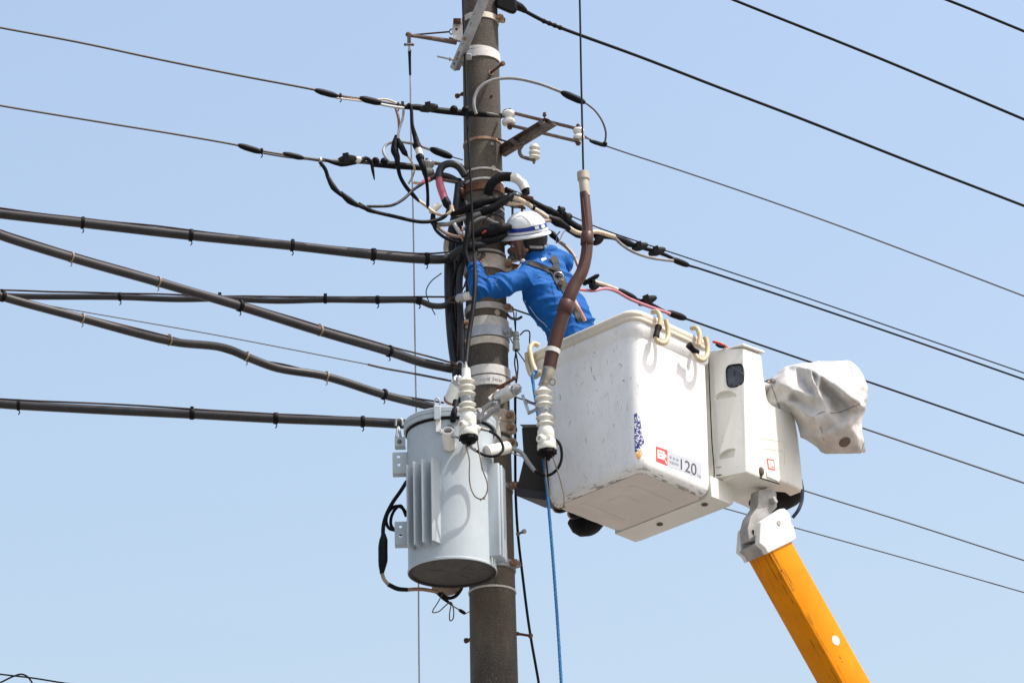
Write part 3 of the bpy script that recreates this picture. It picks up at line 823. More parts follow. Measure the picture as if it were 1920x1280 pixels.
Pk = [(600,304,-.42),(610,318,-.41),(616,335,-.4),(630,356,-.4),(655,376,-.38),(690,393,-.36),(740,406,-.3),(790,416,-.24),(818,413,-.2),(835,405,-.18),(841,392,-.16)]
line(Pk, 3.6).build("cable", tape, jk, 60)
sleeve(jk, [(613,328,-.4),(625,351,-.4),(640,366,-.39)], 6, taper=.6); sleeve(jk, [(638,361,-.39),(655,376,-.38),(672,386,-.37)], 7, taper=.6); sleeve(jk, [(672,381,-.37),(690,393,-.36),(712,400,-.34)], 4.8, taper=.6)
line([(688,387,-.35),(712,387,-.33),(735,385,-.3),(757,373,-.26),(775,356,-.22),(793,344,-.2)], 2.9).build("lead", cabl, jk, 60)

# bent conduits left of the pole
c1 = thing("cable_elbow", "dark cable elbow with a pink taped stretch left of the pole", "cable elbow", V(840, 330, -.12))
Yc = -.13
line([(872,330,-.1),(860,313,-.11),(845,307,Yc),(831,311,Yc),(824,322,Yc),(823,338,Yc)], 7.2, n=12).build("conduit", cabl, c1, 60)
line([(823,334,Yc),(825,347,Yc),(829,360,Yc),(834,375,Yc)], [7.2,7.6,7.6,7.2], n=12).build("tape_wrap", pink, c1, 60)
line([(833,371,Yc),(838,382,Yc),(843,392,Yc)], [7,8.5,5], n=12).build("splice_boot", tape, c1, 60)
c2 = thing("cable_elbow", "slimmer dark cable bend with red taped tip beside the grey spool", "cable elbow", V(840, 335, -.1))
line([(868,352,-.06),(855,338,-.07),(838,330,-.09),(820,329,-.11),(803,337,-.13)], 5.6, n=10).build("conduit", cabl, c2, 60)
line([(805,336,-.13),(795,341,-.14),(787,347,-.15)], [5.2,4.6,3], n=10).build("tape_wrap", pink, c2, 60)
g = G(); s = S(V(775,345,-.15)); g.tube([V(788,346,-.15), V(773,343,-.15)], 1.6*s, n=6); g.tube([V(790,343,-.15), V(776,341,-.15)], 1.3*s, n=6); g.build("frayed_end", cream, c2, 60)
c3 = thing("cable_elbow", "black cable elbow with a white taped end right of the pole", "cable elbow", V(930, 340, -.2))
Ye = -.2
line([(915,366,-.17),(918,352,-.19),(926,340,Ye),(940,332,Ye),(960,332,Ye)], 9, n=14).build("conduit", tape, c3, 60)
line([(958,331.5,Ye),(970,336,Ye),(979,344,Ye),(985,356,Ye)], 9.2, n=14).build("tape_wrap", whit, c3, 60)
line([(984,354,Ye),(987,364,Ye)], [9,7], n=12).build("end_boot", tape, c3, 60)

# vertical riser cables
RS = (("outermost thick riser cable strapped along the pole's left side", cabd, [(860,336,-.06),(857,370,-.06),(854,400,-.05),(847,440,-.02),(843,490,.0),(843,540,.01),(845,600,.01),(849,650,.01),(856,700,.0),(862,760,.02),(866,800,.06)], [6,7,8,9,10,10.5,10,9.5,9,9,8]),
 ("riser cable tucked in behind the outermost one against the pole", cabl, [(866,340,.02),(864,400,.04),(860,450,.05),(858,520,.06),(859,600,.06),(862,680,.06),(868,760,.07),(872,900,.12),(874,1000,.16),(876,1090,.16)], [5,6,7,7.5,8,8,8,7,7,7]),
 ("riser cable bowing out from the thickest left cable then hugging the pole", cabd, [(878,470,-.15),(868,490,-.13),(862,520,-.11),(862,570,-.10),(866,620,-.09),(866,680,-.08),(868,740,-.06),(870,800,.0)], [6,6.5,6.5,6.5,6.5,6,6,6]),
 ("slim riser cable wandering over the thicker ones beside the pole", tape, [(872,440,-.17),(866,480,-.16),(852,520,-.09),(848,560,-.08),(852,610,-.08),(861,660,-.09),(860,720,-.06),(866,790,-.02)], [3.5,3.5,3.5,3.2,3.2,3.2,3,3]))
for lab, mm, P, rr_ in RS: line(P, rr_, n=12).build("riser_cable", mm, None, 60, label=lab, cat="cable", group="riser cables up the pole")
line([(846,430,-.02),(838,452,-.03),(837,470,-.03),(843,482,-.05)], 5.5, n=10).build("corrugated_tube", beige, None, 60, label="short beige tube poking out beside the riser cables above the thickest cable", cat="conduit")

# tangle in front of the pole
def tangle(name, label, pts, r, m, sl=None, cat="jumper cable"):
    t = thing(name, label, cat, V(*pts[0]))
    line(pts, r, n=10).build("cable", m, t, 60)
    for (q, rr_, mm, nm) in (sl or []): sleeve(t, q, rr_, mm, nm, .75)
    return t
tangle("tap_cable", "grey tap cable rising rightward across the pole into a black sleeve", [(820,421,-.14),(840,420,-.17),(865,411,-.2),(890,403,-.22),(906,398,-.23)], 4.4, greyp, [([(902,400,-.23),(925,390,-.24),(945,376,-.22),(960,366,-.2)], 8, tape, "splice_sleeve"), ([(808,400,-.15),(818,388,-.15),(826,383,-.15)], 7, whit, "white_sleeve"), ([(812,402,-.15),(813,418,-.15),(822,424,-.15)], 6, tape, "splice_boot")])
tangle("tap_cable", "pale cable sweeping from the white sleeve toward the pole's centre", [(818,420,-.15),(826,430,-.17),(842,440,-.2),(862,444,-.22),(884,441,-.22)], 3.4, tan, [([(880,442,-.22),(895,438,-.23),(912,430,-.24),(930,425,-.24)], 7, tape, "splice_sleeve")])
tangle("tap_cable", "black cable sagging lowest under the pale one left of the pole", [(812,420,-.16),(818,432,-.18),(835,446,-.2),(862,455,-.22),(900,456,-.23)], 3.2, tape, [([(895,456,-.23),(915,452,-.24),(935,446,-.22),(948,438,-.2)], 7.5, tape, "splice_sleeve")])
tangle("tap_cable", "short white cable curl in front of the riser cables", [(852,420,-.2),(858,430,-.21),(866,439,-.22),(880,443,-.22),(888,438,-.22)], 4.0, wirel)
tangle("tap_cable", "black bundle crossing the pole just below the rusty band", [(846,402,-.14),(868,395,-.2),(890,385,-.24),(915,376,-.24),(942,372,-.2),(958,373,-.14)], [4,7,8,8,7,5], tape)
tangle("tap_cable", "thick black taped bundle level with the helmet's stripe", [(905,446,-.22),(920,436,-.25),(935,428,-.25),(950,426,-.22),(958,425,-.18)], [6,10,11,8,4], tape)
tangle("tap_cable", "grey cable arching over the pole between two black bundles", [(866,432,-.2),(885,418,-.23),(907,408,-.24),(925,416,-.23),(940,422,-.2)], 3.0, greyp)
tangle("tap_cable", "black cable slanting down the pole's front beside the worker's glove", [(872,380,-.18),(880,410,-.22),(878,440,-.24),(872,470,-.24),(880,500,-.24)], 6, tape)
tangle("tap_cable", "dark cable knuckle where the thickest left cable meets the risers", [(846,482,-.1),(862,470,-.16),(880,462,-.22),(900,459,-.24),(918,456,-.23)], [8,9,8,6,4], cabd)
tangle("tap_cable", "short red-taped stub lying inside the black cable tangle", [(904,437,-.24),(915,434,-.26),(928,433,-.25)], 3.4, redt)
tangle("tap_cable", "thin tan wire looping round the white sleeve left of the pole", [(846,386,-.15),(850,398,-.15),(862,402,-.16),(874,398,-.2)], 4.0, cream)
rng = random.Random(11)
for i, lab in enumerate(("thin copper wire springing up from the cable tangle","hair-thin dark wire curled in the cable tangle","short loose grey wire end beside the riser cables","fine rusty binding wire trailing down the risers")):
    P = ([(866,424,-.24),(868,434,-.25),(864,446,-.24),(870,450,-.24)],[(905,420,-.26),(912,408,-.26),(926,402,-.26),(942,396,-.2)],[(828,512,-.05),(808,528,-.03),(799,546,-.02),(806,570,-.02),(816,590,-.02)],[(872,545,-.17),(862,565,-.18),(858,590,-.18),(859,640,-.18),(857,668,-.17)])[i]
    line(P, 1.1, n=6).build("loose_wire", (copper, wired, wireg, strand)[i], None, 60, label=lab, cat="wire")
line([(812,492,-.02),(845,486,-.04),(872,472,-.16)], 1.2, n=6).build("loose_wire", wirel, None, 60, label="pale loose wire running under the thickest left cable end", cat="wire")
an = thing("cable_anchor", "galvanised clevis anchor with twisted wires under the worker's elbow", "cable anchor", V(866, 558, -.12))
g = G(); s = S(V(866,558,-.15)); g.lathe(V(856,561,-.16), V(874,556,-.19), [(0,6*s),(.2,9*s),(.8,9*s),(1,6*s)], n=16); g.build("clevis", galv, an, 40)
G().tube([V(872,556,-.2), V(884,554,-.22)], 8*s, n=14).build("white_cap", porc, an, 50)
g = G()
for k in range(6):
    a = V(874-k, 552+k*2, -.17); b = V(848-2*k, 558+(k % 3)*4, -.16); g.tube([a, a.lerp(b, .5)+UP2*(.02*math.sin(k*2)), b], 1.1*s, n=5)
g.tube([V(866,548,-.18), V(874,525,-.2), V(880,505,-.2)], 1.3*s, n=5); g.tube([V(864,548,-.18), V(876,530,-.2), V(884,515,-.2)], 1.1*s, n=5)
g.build("twisted_wire", strand, an, 40)
ey = thing("cable_anchor", "rusty eye with wound wire ends where the steep cable stops", "cable anchor", V(866, 684, -.15))
g = G(); P = [V(862+6*math.cos(a), 684+6*math.sin(a), -.16) for a in [i*2*math.pi/12 for i in range(13)]]; g.tube(P, 1.8*s, n=6, sub=2); g.tube([V(866,690,-.16), V(880,690,-.13)], 2.5*s); g.build("eye", galv, ey, 50)
g = G()
for k in range(8): g.tube([V(842+k*2,690-k,-.16), V(848+k*2,683+(k*5) % 9,-.19), V(858+k,688+(k*3) % 7,-.17)], 1.3*s, n=5)
g.build("wound_wire", strand, ey, 50)

# lead from the pole top to the left cutout
dn = thing("down_lead", "dark lead running down the pole's front face to the left cutout", "wire", V(868, 0, -.16))
line([(867,-60,-.15),(868,0,-.16),(872,110,-.18),(876,220,-.22),(882,330,-.27),(886,420,-.29),(889,482,-.30)], 2.3, n=8).build("conductor", wired, dn, 60)
line([(889,478,-.30),(891,520,-.42),(888,570,-.47),(879,630,-.52),(875,672,-.6),(874,684,-.64)], [3,4.6,4.6,4.4,4,3], n=10).build("insulating_sleeve", tape, dn, 60)

# ================================================================== OVERHEAD WIRES, RIGHT
def yr(x, y0, y1, xa=950): return y0+(x-xa)/(1920-xa)*(y1-y0)
r1 = thing("overhead_wire", "heavy dark wire leaving a black rubber cap at the pole top", "overhead wire", V(950, 8, 0))
g = G(); g.prism([V(*p, -.1) for p in ((930,-8),(968,-8),(970,18),(964,25),(955,23),(930,12))], FW*.11); g.build("rubber_cap", dark, r1, 40, bevel=.012)
Yq = lambda x: yr(x, -.04, 3.3)
line([(x,y,Yq(x)) for x, y in ((962,8),(975,14),(985,21))], [9,8,5], n=12).build("cap_neck", dark, r1, 50)
line([(x,y,Yq(x)) for x, y in ((980,19),(1020,40),(1060,56),(1200,107),(1350,165),(1500,222),(1700,301),(1920,386))], [3.8,3.8,3.4,3.0,2.9,2.9,2.8,2.7], ext1=14).build("conductor", wired, r1, 60)
for x, y in ((1020,40),(1030,44),(1040,48),(1050,52)):
    a = V(x-4,y-1.5,Yq(x)); b = V(x+4,y+1.8,Yq(x)); G().lathe(a, b, [(0,3.5*S(a)),(.5,5*S(a)),(1,3.5*S(a))], n=10).build("tape_bead", tape, r1, 60)
for P, lab in (([(913,-205,-.05),(1150,-92,.7),(1375,0,1.45),(1650,110,2.4),(1920,224,3.3)], "second heavy wire crossing the top right of the sky"), ([(1240,-195,1.2),(1500,-100,2.0),(1775,0,2.9),(1920,59,3.4)], "heavy wire just clipping the far upper right of the view")):
    line(P, 2.7, ext1=14).build("overhead_wire", wired, None, 60, label=lab, cat="overhead wire")
r4 = thing("overhead_wire", "thin wire running right from the outer cream spool insulator", "overhead wire", V(1090, 256, -.2))
Yq = lambda x: yr(x, -.22, 3.0, 1085)
P4 = [(x,y,Yq(x)) for x, y in ((1092,257),(1110,263),(1140,275),(1270,318),(1400,362),(1550,415),(1700,471),(1920,555))]
line(P4, 1.6, ext1=14).build("conductor", wireg, r4, 60); wire("tail", [(1094,254,Yq(1094)),(1104,260,Yq(1104)),(1112,264,Yq(1112))], 1.4, wireg, r4)
sleeve(r4, [(1106,264,Yq(1106)),(1137,274,Yq(1137))], 4.2)
j8 = thing("jumper_loop", "grey jumper arching from the pole over the spools, black sleeve midway", "jumper cable", V(920, 152, -.25))
line([(893,214,-.26),(889,200,-.27),(890,182,-.27),(900,164,-.27),(922,151,-.26),(960,147,-.25),(1010,157,-.25),(1056,174,-.25)], 3.1).build("lead", greyp, j8, 60)
sleeve(j8, [(1052,173,-.25),(1097,193,-.24)], 7); line([(1095,191,-.24),(1115,207,-.23),(1130,229,-.22),(1136,250,-.2),(1134,270,-.18)], 1.9).build("lead", wireg, j8, 60)
G().ball(V(1134,270,-.18), 5*S(V(1134,270,-.18))).build("wrap_bump", tape, j8, 60)

r5 = thing("overhead_wire", "middle right wire with two covered clamps above the worker", "overhead wire", V(950, 360, -.1))
Yq = lambda x: yr(x, -.02, 3.0, 950)
P5 = [(x,y,Yq(x)) for x, y in ((948,355),(985,372),(1020,390),(1050,405),(1085,428),(1120,440),(1150,445),(1200,463),(1240,475),(1290,497),(1310,503),(1500,566),(1700,634),(1920,711))]
line(P5, [5,6,6,7,8,7,5,4,4,2.4,2.1,2.0,1.9,1.9], ext1=14, n=10).build("conductor", tape, r5, 60)
sleeve(r5, [(1150,444,Yq(1150)),(1190,461,Yq(1190))], 7); clamp(r5, (1200,463,Yq(1200)-.03), -18, 32, 18); clamp(r5, (1232,472,Yq(1232)-.03), -18, 34, 19); sleeve(r5, [(1258,485,Yq(1258)),(1292,498,Yq(1292))], 6)
sleeve(r5, [(1012,385,Yq(1012)),(1030,395,Yq(1030)),(1046,402,Yq(1046))], 8); clamp(r5, (1052,395,Yq(1052)-.02), -30, 18, 16); clamp(r5, (1064,408,Yq(1064)-.02), -30, 20, 20)
sleeve(r5, [(1062,430,Yq(1062)),(1082,438,Yq(1082)),(1105,448,Yq(1105))], 8); clamp(r5, (1122,452,Yq(1122)-.02), -35, 24, 16)
Yz = lambda x: Yq(x)-.08
t5 = thing("tap_cable", "cream tap cables with a black splice arching over the helmet to the right", "jumper cable", V(955, 375, -.1))
line([(948,372,-.12),(962,371,-.12),(985,380,Yz(985)),(1008,396,Yz(1008)),(1030,410,Yz(1030))], 4.4).build("lead", cream, t5, 60)
sleeve(t5, [(1026,407,Yz(1026)),(1045,416,Yz(1045)),(1068,429,Yz(1068))], 9.5); line([(1066,427,Yz(1066)),(1085,437,Yz(1085)),(1120,435,Yz(1120)),(1152,444,Yz(1152))], 4.2).build("lead", cream, t5, 60)
line([(1150,443,Yz(1150)),(1165,458,Yz(1165)),(1185,471,Yz(1185)),(1215,482,Yz(1215)),(1245,487,Yz(1245)),(1262,489,Yz(1262))], 3.0).build("lead", greyp, t5, 60)
line([(950,382,-.12),(975,382,Yz(975)),(990,380,Yz(990))], 3.6).build("lead", cream, t5, 60)
for x in (1000, 1092): 
    p = V(x, 389 if x == 1000 else 438, Yz(x)); a = RT2*.012-UP2*.006; G().lathe(p-a, p+a, [(0,5.5*S(p)),(1,5.5*S(p))], n=12).build("cable_tie", dark, t5, 40)
line([(1020,415,Yz(1020)),(1035,413,Yz(1035)),(1052,418,Yz(1052))], 3.6).build("lead", tan, t5, 60)
g = line([(1068,404,Yq(1068)),(1130,430,Yq(1130)),(1300,487,Yq(1300)),(1500,554,Yq(1500)),(1700,623,Yq(1700)),(1920,699,Yq(1920))], 1.25, ext1=14)
g.build("overhead_wire", wired, None, 60, label="very thin wire just above the middle right wire", cat="overhead wire")
t6 = thing("tap_cable", "tan tap cable curving down behind the worker's shoulder to the brown guard", "jumper cable", V(1040, 440, .3))
sleeve(t6, [(1026,432,.3),(1036,440,.3),(1048,453,.3)], 7); line([(1046,451,.3),(1062,463,.3),(1076,480,.29),(1085,500,.25)], 3.6).build("lead", tan, t6, 60)
for P, lab, m in (([(1050,434,.28),(1044,442,.28),(1043,456,.28)], "blue-grey stray wire curl right of the helmet", wireg), ([(1062,428,.28),(1054,440,.28),(1048,455,.28)], "pale stray wire end right of the helmet", cream)):
    line(P, 1.2, n=6).build("loose_wire", m, None, 60, label=lab, cat="wire")

r7 = thing("overhead_wire", "lower right wire with pink jumper and one covered clamp above the bucket", "overhead wire", V(1080, 535, .4))
Yq = lambda x: yr(x, .32, 3.0, 1075)
P7 = [(x,y,Yq(x)) for x, y in ((985,490),(1040,512),(1080,528),(1110,531),(1150,541),(1190,561),(1215,568),(1252,586),(1285,597),(1430,648),(1650,723),(1920,816))]
line(P7, [3,3,3,3.4,3.4,4,4,2.6,2,1.9,1.9,1.8], ext1=14).build("conductor", tape, r7, 60)
line([(1060,538,Yq(1060)-.06),(1090,543,Yq(1090)-.06),(1112,545,Yq(1112)-.06),(1135,541,Yq(1135)-.06),(1155,546,Yq(1155)-.06),(1180,560,Yq(1180)-.06),(1215,574,Yq(1215)-.06),(1256,588,Yq(1256)-.03)], 3.0).build("pink_jumper", pinkw, r7, 60)
line([(1098,526,Yq(1098)-.06),(1125,531,Yq(1125)-.06),(1158,543,Yq(1158)-.06)], 3.2).build("lead", cream, r7, 60)
sleeve(r7, [(1156,543,Yq(1156)),(1194,562,Yq(1194))], 7); clamp(r7, (1214,564,Yq(1214)-.03), -22, 38, 20); sleeve(r7, [(1250,585,Yq(1250)),(1286,597,Yq(1286))], 7); clamp(r7, (1114,536,Yq(1114)-.1), -5, 20, 20)
g = G(); p = V(1108,524,Yq(1108)-.1); d = (RT2*.86+UP2*.5).normalized(); g.lathe(p-d*.06, p+d*.06, [(0,.010),(.1,.016),(.85,.014),(1,.006)], n=10); g.build("paddle", tape, r7, 60)
for P, r, lab in (([(955,577,.05),(1110,630,.5),(1340,708,1.3),(1620,803,2.2),(1920,905,3.1)],1.7,"wire emerging from behind the tarpaulin bag on the right"),([(960,742,.08),(1200,820,.8),(1510,920,1.8),(1700,979,2.4),(1920,1050,3.1)],1.4,"thin wire emerging behind the control box's lower edge"),([(950,838,.12),(1160,897,.9),(1375,957,1.6),(1495,990,2.0),(1700,1047,2.6),(1920,1110,3.2)],1.25,"lowest thin wire on the right, passing behind the boom tip")):
    line(P, r, ext1=14).build("overhead_wire", wireg, None, 60, label=lab, cat="overhead wire")

# ================================================================== RIGHT LEAD, CUTOUTS, THEIR BRACKETS
gd = thing("wire_guard", "brown plastic guard pipe bent around the down lead in front of the worker", "wire guard", V(1095, 330, -.5))
line([(1085,-60,-.45),(1087,0,-.46),(1090,160,-.48),(1094,335,-.5)], 1.9, n=8).build("conductor", wired, gd, 60)
A = V(1093,324,-.5); B = V(1097,368,-.51); s = S(A)
G().lathe(A, B, [(0,11.5*s),(.30,11.5*s),(.34,9.2*s),(1,9.4*s),(1,7*s)], n=20).build("end_cap", beige, gd, 45)
GP = [(1096,362,-.51),(1099,395,-.52),(1101.5,440,-.53),(1099,480,-.54),(1091,510,-.55),(1078,533,-.56),(1068,556,-.57),(1059,580,-.57),(1046,622,-.57),(1036,660,-.57),(1030,690,-.57)]
line(GP, [9.2,9.8,10.6,11,11.6,12.3,13,13,13,12.8,12.4], n=18, sub=8).build("guard_pipe", brown, gd, 60)
for (q0, q1, r) in (((1101.3,437),(1100,460),12),((1064,565),(1057,588),14.4)):
    A = V(*q0,-.535 if r == 12 else -.57); B = V(*q1,-.54 if r == 12 else -.57); G().lathe(A, B, [(0,r*.9*s),(.06,r*s),(.94,r*s),(1,r*.9*s)], n=20).build("pipe_coupling", brown, gd, 45)
A = V(1037.5,654,-.57); B = V(1035.5,662,-.57); G().lathe(A, B, [(0,13.6*s),(1,13.5*s)], n=20).build("tape_ring", whit, gd, 45)
line([(1031,686,-.57),(1026,704,-.57),(1023,712,-.57)], [12,10.5,9], n=16).build("end_sleeve", beige, gd, 60)
line([(1022,690,-.61),(1018,708,-.60),(1011,722,-.6)], [4,3.5,2.5], n=8).build("sleeve_flap", mat("blue-grey flap", (.12,.15,.20), None, .5), gd, 60)
A = V(1023,708,-.57); B = V(1018,727,-.56); g = G(); g.lathe(A, B, [(0,8*s),(.04,9*s),(.5,9*s),(.56,6.5*s),(1,6*s)], n=16)
g.build("ferrule", beige, gd, 45)
g = G(); g.tube([V(1036+5*math.cos(q), 716+6*math.sin(q), -.58) for q in [i*math.pi/5-2.6 for i in range(10)]], 1.2*s, n=6, sub=2); g.build("pull_ring", steelb, gd, 50)
line([(1093,372,-.545),(1100,440,-.57),(1098,480,-.58),(1085,520,-.6)], .5, n=5).build("seam", mat("seam brown", (.20,.10,.08), None, .4), gd, 60)

def cutout(label, top, bot, Y, sheds, band_y, cone):
    """porcelain box-less cutout: shedded top, barrel below, black contact base"""
    t = thing("cutout_switch", label, "fuse cutout", V(*top, Y), "porcelain cutouts beside the pole")
    A = V(*top, Y); ax = (V(*bot, Y)-A); L = ax.length; d = ax.normalized(); s = S(A); n = 28
    Lp = L/(bot[1]-top[1])                       # metres per photograph row
    def at(y): return A + d*((y-top[1])*Lp)
    prof = []; y0, y1 = top[1], bot[1]
    core = 10.5
    def add(y, r): prof.append(((y-y0)/(y1-y0), r*s))
    add(y0+ (0 if not cone else 14), 4 if not cone else 8.2)
    if cone: add(sheds[0]-9, 8.8)
    for k, y in enumerate(sheds):
        add(y-5, core); add(y-2.5, core+2.5); add(y-.4, 16.3); add(y+1.2, 16.6); add(y+2.2, 15.4); add(y+3.4, core+.5)
        if k+1 < len(sheds) and sheds[k+1]-y > 15: add(y+5, core); add(sheds[k+1]-7, core)
    yb = sheds[-1]+6
    for y, r in ((yb,12.5),(yb+5,15),(yb+9,16),(yb+18,16.2),(yb+19.5,15.6),(yb+30,16.4),(yb+34,18),(yb+41,18.3),(yb+43,17.2),(yb+43.3,13)): add(y, r)
    G().lathe(A, A+ax, prof, n=n).build("porcelain_body", porc, t, 50)
    for k, y in enumerate(sheds):                # rounded rims of the sheds, cream edged
        G().lathe(at(y-1.2), at(y+2.4), [(0,13*s),(.2,16.4*s),(.6,17*s),(1,15*s)], n=n).build("shed", porcc, t, 60)
    g = G(); yk = yb+42
    g.lathe(at(yk), at(yk+14), [(0,15.5*s),(.1,16.5*s),(.55,16.3*s),(.6,13.5*s),(.9,12.5*s),(1,7*s)], n=n); g.lathe(at(yk+12), at(yk+19), [(0,6*s),(1,5*s)], n=12)
    for k in range(8):
        a = k*math.pi/4; u = d.orthogonal().normalized(); w = d.cross(u); q = at(yk+5)+(u*math.cos(a)+w*math.sin(a))*(16.3*s); g.box(q, u*(1.4*s), w*(1.4*s), d*(4.5*s))
    g.build("contact_base", dark, t, 40)
    p = at(yb+24); o = (Vector((-.62,-.75,-.12))).normalized(); q = p+o*(11*s)
    G().lathe(q, q+o*(11*s), [(0,9.5*s),(.7,8.5*s),(.9,7.6*s),(1,6.4*s),(1,4*s),(.6,3.6*s)], n=18).build("terminal_boss", porc, t, 50)
    o = (Vector((.95,.2,-.25))).normalized(); q = p+o*(10*s)
    G().lathe(q, q+o*(13*s), [(0,8*s),(.7,6.5*s),(1,4.5*s)], n=16).build("terminal_boss", porc, t, 50)
    g = G(); g.lathe(at(band_y-5), at(band_y+5), [(0,11.4*s),(.1,12*s),(.9,12*s),(1,11.4*s)], n=n); g.box(at(band_y-1)+Vector((.8,-.6,0))*(11.5*s), RT2*(4.5*s), FW*(3*s), UP2*(4.5*s)); bolt(g, at(band_y)+Vector((.35,-.95,0))*(12*s), (.35,-.95,0), .006, .012)
    g.build("clamp_band", galv, t, 40, bevel=.001)
    if cone:
        G().lathe(A, at(y0+16), [(0,1.6*s),(.35,2.8*s),(1,6.4*s)], n=16).build("cable_seal", greyp, t, 50)
    # moulded mark on the barrel: a small pale anchor-like arrow in relief
    q = at(yb+25)+Vector((.25,-.97,0)).normalized()*(16.4*s); g = G(); u = Vector((.97,.25,0)); z = -d
    g.box(q, u*(.8*s), Vector((.25,-.97,0))*(.5*s), z*(4*s)); g.box(q-z*(3*s), u*(4*s), Vector((.25,-.97,0))*(.5*s), z*(.8*s)); g.box(q+z*(1*s)+u*(2.5*s), u*(1.5*s), Vector((.25,-.97,0))*(.5*s), z*(.8*s))
    g.build("moulded_mark", mat("mark grey", (.50,.56,.54), None, .4), t, 0)
    return t
cl = cutout("left porcelain cutout hanging in front of the grey transformer", (873,678), (879,832), -.80, (716,727,739,759,769), 750, True)
cr = cutout("right porcelain cutout below the brown guard, in front of the bucket", (1017,722), (1026,850), -.56, (735,747,759,783,795), 771, False)

def standoff(label, base, tip, Yb, Yt, rpx, arm_pts, armY, plate=True):
    t = thing("standoff_insulator", label, "insulator", V(*base, Yb), "white standoff insulators on the pole")
    A = V(*base, Yb); B = V(*tip, Yt); s = S(A); d = (B-A).normalized()
    G().lathe(A, B, [(0,rpx*.95*s),(.04,rpx*1.02*s),(.8,rpx*.92*s),(.93,rpx*.8*s),(1,rpx*.5*s)], n=24).build("porcelain_body", porc, t, 50)
    G().lathe(A+d*(4*s), A+d*(8.5*s), [(0,rpx*1.05*s),(.5,rpx*1.08*s),(1,rpx*1.05*s)], n=24).build("brown_ring", mat("brown ring", (.22,.07,.035), None, .5), t, 50)
    g = G(); u = d.orthogonal().normalized(); w = d.cross(u)
    g.box(B+d*(3*s), d*(6*s), u*(9*s), w*(6*s)); g.box(B+d*(4*s), d*(4*s), u*(5*s), w*(10*s)); bolt(g, B+d*(5*s)-FW*(8*s), -FW, .010, .014); g.ball(B+d*(9*s), 6*s)
    g.build("clamp", galv, t, 40, bevel=.004)
    if plate: G().box(A-d*(2*s), d*(1.2*s), u*(rpx*1.1*s), w*(rpx*1.0*s)).build("base_plate", whitep, t, 40, bevel=.002)
    if arm_pts:
        P = [V(*q, y) for q, y in zip(arm_pts, armY)]; g = G()
        for a, b in zip(P, P[1:]): g.bar(a, b+(b-a).normalized()*.006, 6*s, 5*s, FW)
        g.build("arm_strap", galv, t, 40, bevel=.002)
    return t
sr = standoff("white standoff insulator right of the pole holding the right cutout", (933,747), (966,730), -.20, -.40, 13, ((980,741),(992,774),(1008,766)), (-.42,-.48,-.53))
g = G(); s = S(V(940,725,-.2)); g.tube([V(932,727,-.14), V(950,718,-.2), V(964,710,-.26)], 3*s, n=8); g.ball(V(964,709,-.26), 4.5*s); g.build("hook_rod", rust, sr, 50)
sl_ = standoff("half-hidden white standoff insulator behind the left cutout", (844,752), (858,716), -.30, -.45, 13, None, None, False)
ab = thing("mounting_bracket", "dark grey forked bracket between the left cutout and the pole", "bracket", V(930, 770, -.4))
s = S(V(930,770,-.4))
g = G()
for a, b in (((896,790,-.74),(931,766,-.42)),((931,768,-.42),(934,752,-.3)),((905,768,-.6),(926,752,-.25)),((896,792,-.74),(905,768,-.6))): g.bar(V(*a), V(*b), 9*s, 7*s)
g.build("fork", mat("dark steel", (.10,.105,.115), (.06,.06,.065), .5, .3, 20), ab, 40, bevel=.002)
g = G(); bolt(g, V(897,770,-.74), Vector((.6,-.8,0)), .014, .018); bolt(g, V(929,757,-.34), Vector((.6,-.8,0)), .014, .02); g.build("bolt", galv, ab, 40)
g = G(); g.bar(V(918,786,-.3), V(917,828,-.3), 8*s, 10*s); g.box(V(912,800,-.35), RT2*(9*s), FW*.02, UP2*(10*s)); g.bar(V(929,780,-.25), V(936,822,-.25), 9*s, 8*s)
g.build("hanger_plate", whitep, ab, 40, bevel=.003)

# ================================================================== TRANSFORMER
TY = -.43
TC = V(847, 1075, TY); TT = V(845, 803, TY); TX = (TC.x+TT.x)/2
zb, zt = TC.z, TT.z; TR = 83.0*S(TC)
tr = thing("transformer", "grey pole-mounted distribution transformer tank with cooling fins", "transformer", Vector((TX, TY, zb)))
c0 = Vector((TX, TY, 0)); Z = Vector((0,0,1))
G().lathe(c0+Z*zb, c0+Z*zt, [(0,TR),(.004,TR+.004),(.016,TR+.004),(.02,TR),(.5,TR*.995),(1,TR*.99)], n=72, capA=False).build("tank", tpaint, tr, 40)
G().lathe(c0+Z*(zb+.012), c0+Z*(zb+.016), [(0,TR-.012),(1,TR-.012)], n=48).build("bottom_plate", tdark, tr, 0)
g = G(); g.ring(c0, zb+.001, zb+.014, TR-.001, TR-.001, TR-.014, n=64); g.build("bottom_rim", mat("rim black", (.03,.03,.03), None, .7), tr, 40)
rg = random.Random(5); g = G()
for k in range(7):
    a = rg.uniform(0, 6.28); q = rg.uniform(.05,.16); p = c0+Vector((math.cos(a)*q, math.sin(a)*q, zb+.0105)); P = [p]
    for _ in range(3): a += rg.uniform(-.6,.6); P.append(P[-1]+Vector((math.cos(a)*.03, math.sin(a)*.03, 0)))
    g.tube(P, [.002,.004,.004,.001], n=5)
g.build("paint_wrinkle", mat("wrinkle grey", (.10,.097,.092), None, .7), tr, 60)
G().lathe(c0+Z*(zt-.028), c0+Z*(zt+.035), [(0,TR+.002),(.02,TR+.016),(.42,TR+.017),(.46,TR+.010),(.50,TR+.016),(.9,TR+.016),(1,TR+.008)], n=72).build("lid_rim", tpaint, tr, 40)
G().ring(c0, zt-.043, zt-.027, TR+.004, TR+.004, TR-.002, n=64).build("lid_gasket", dark, tr, 40)
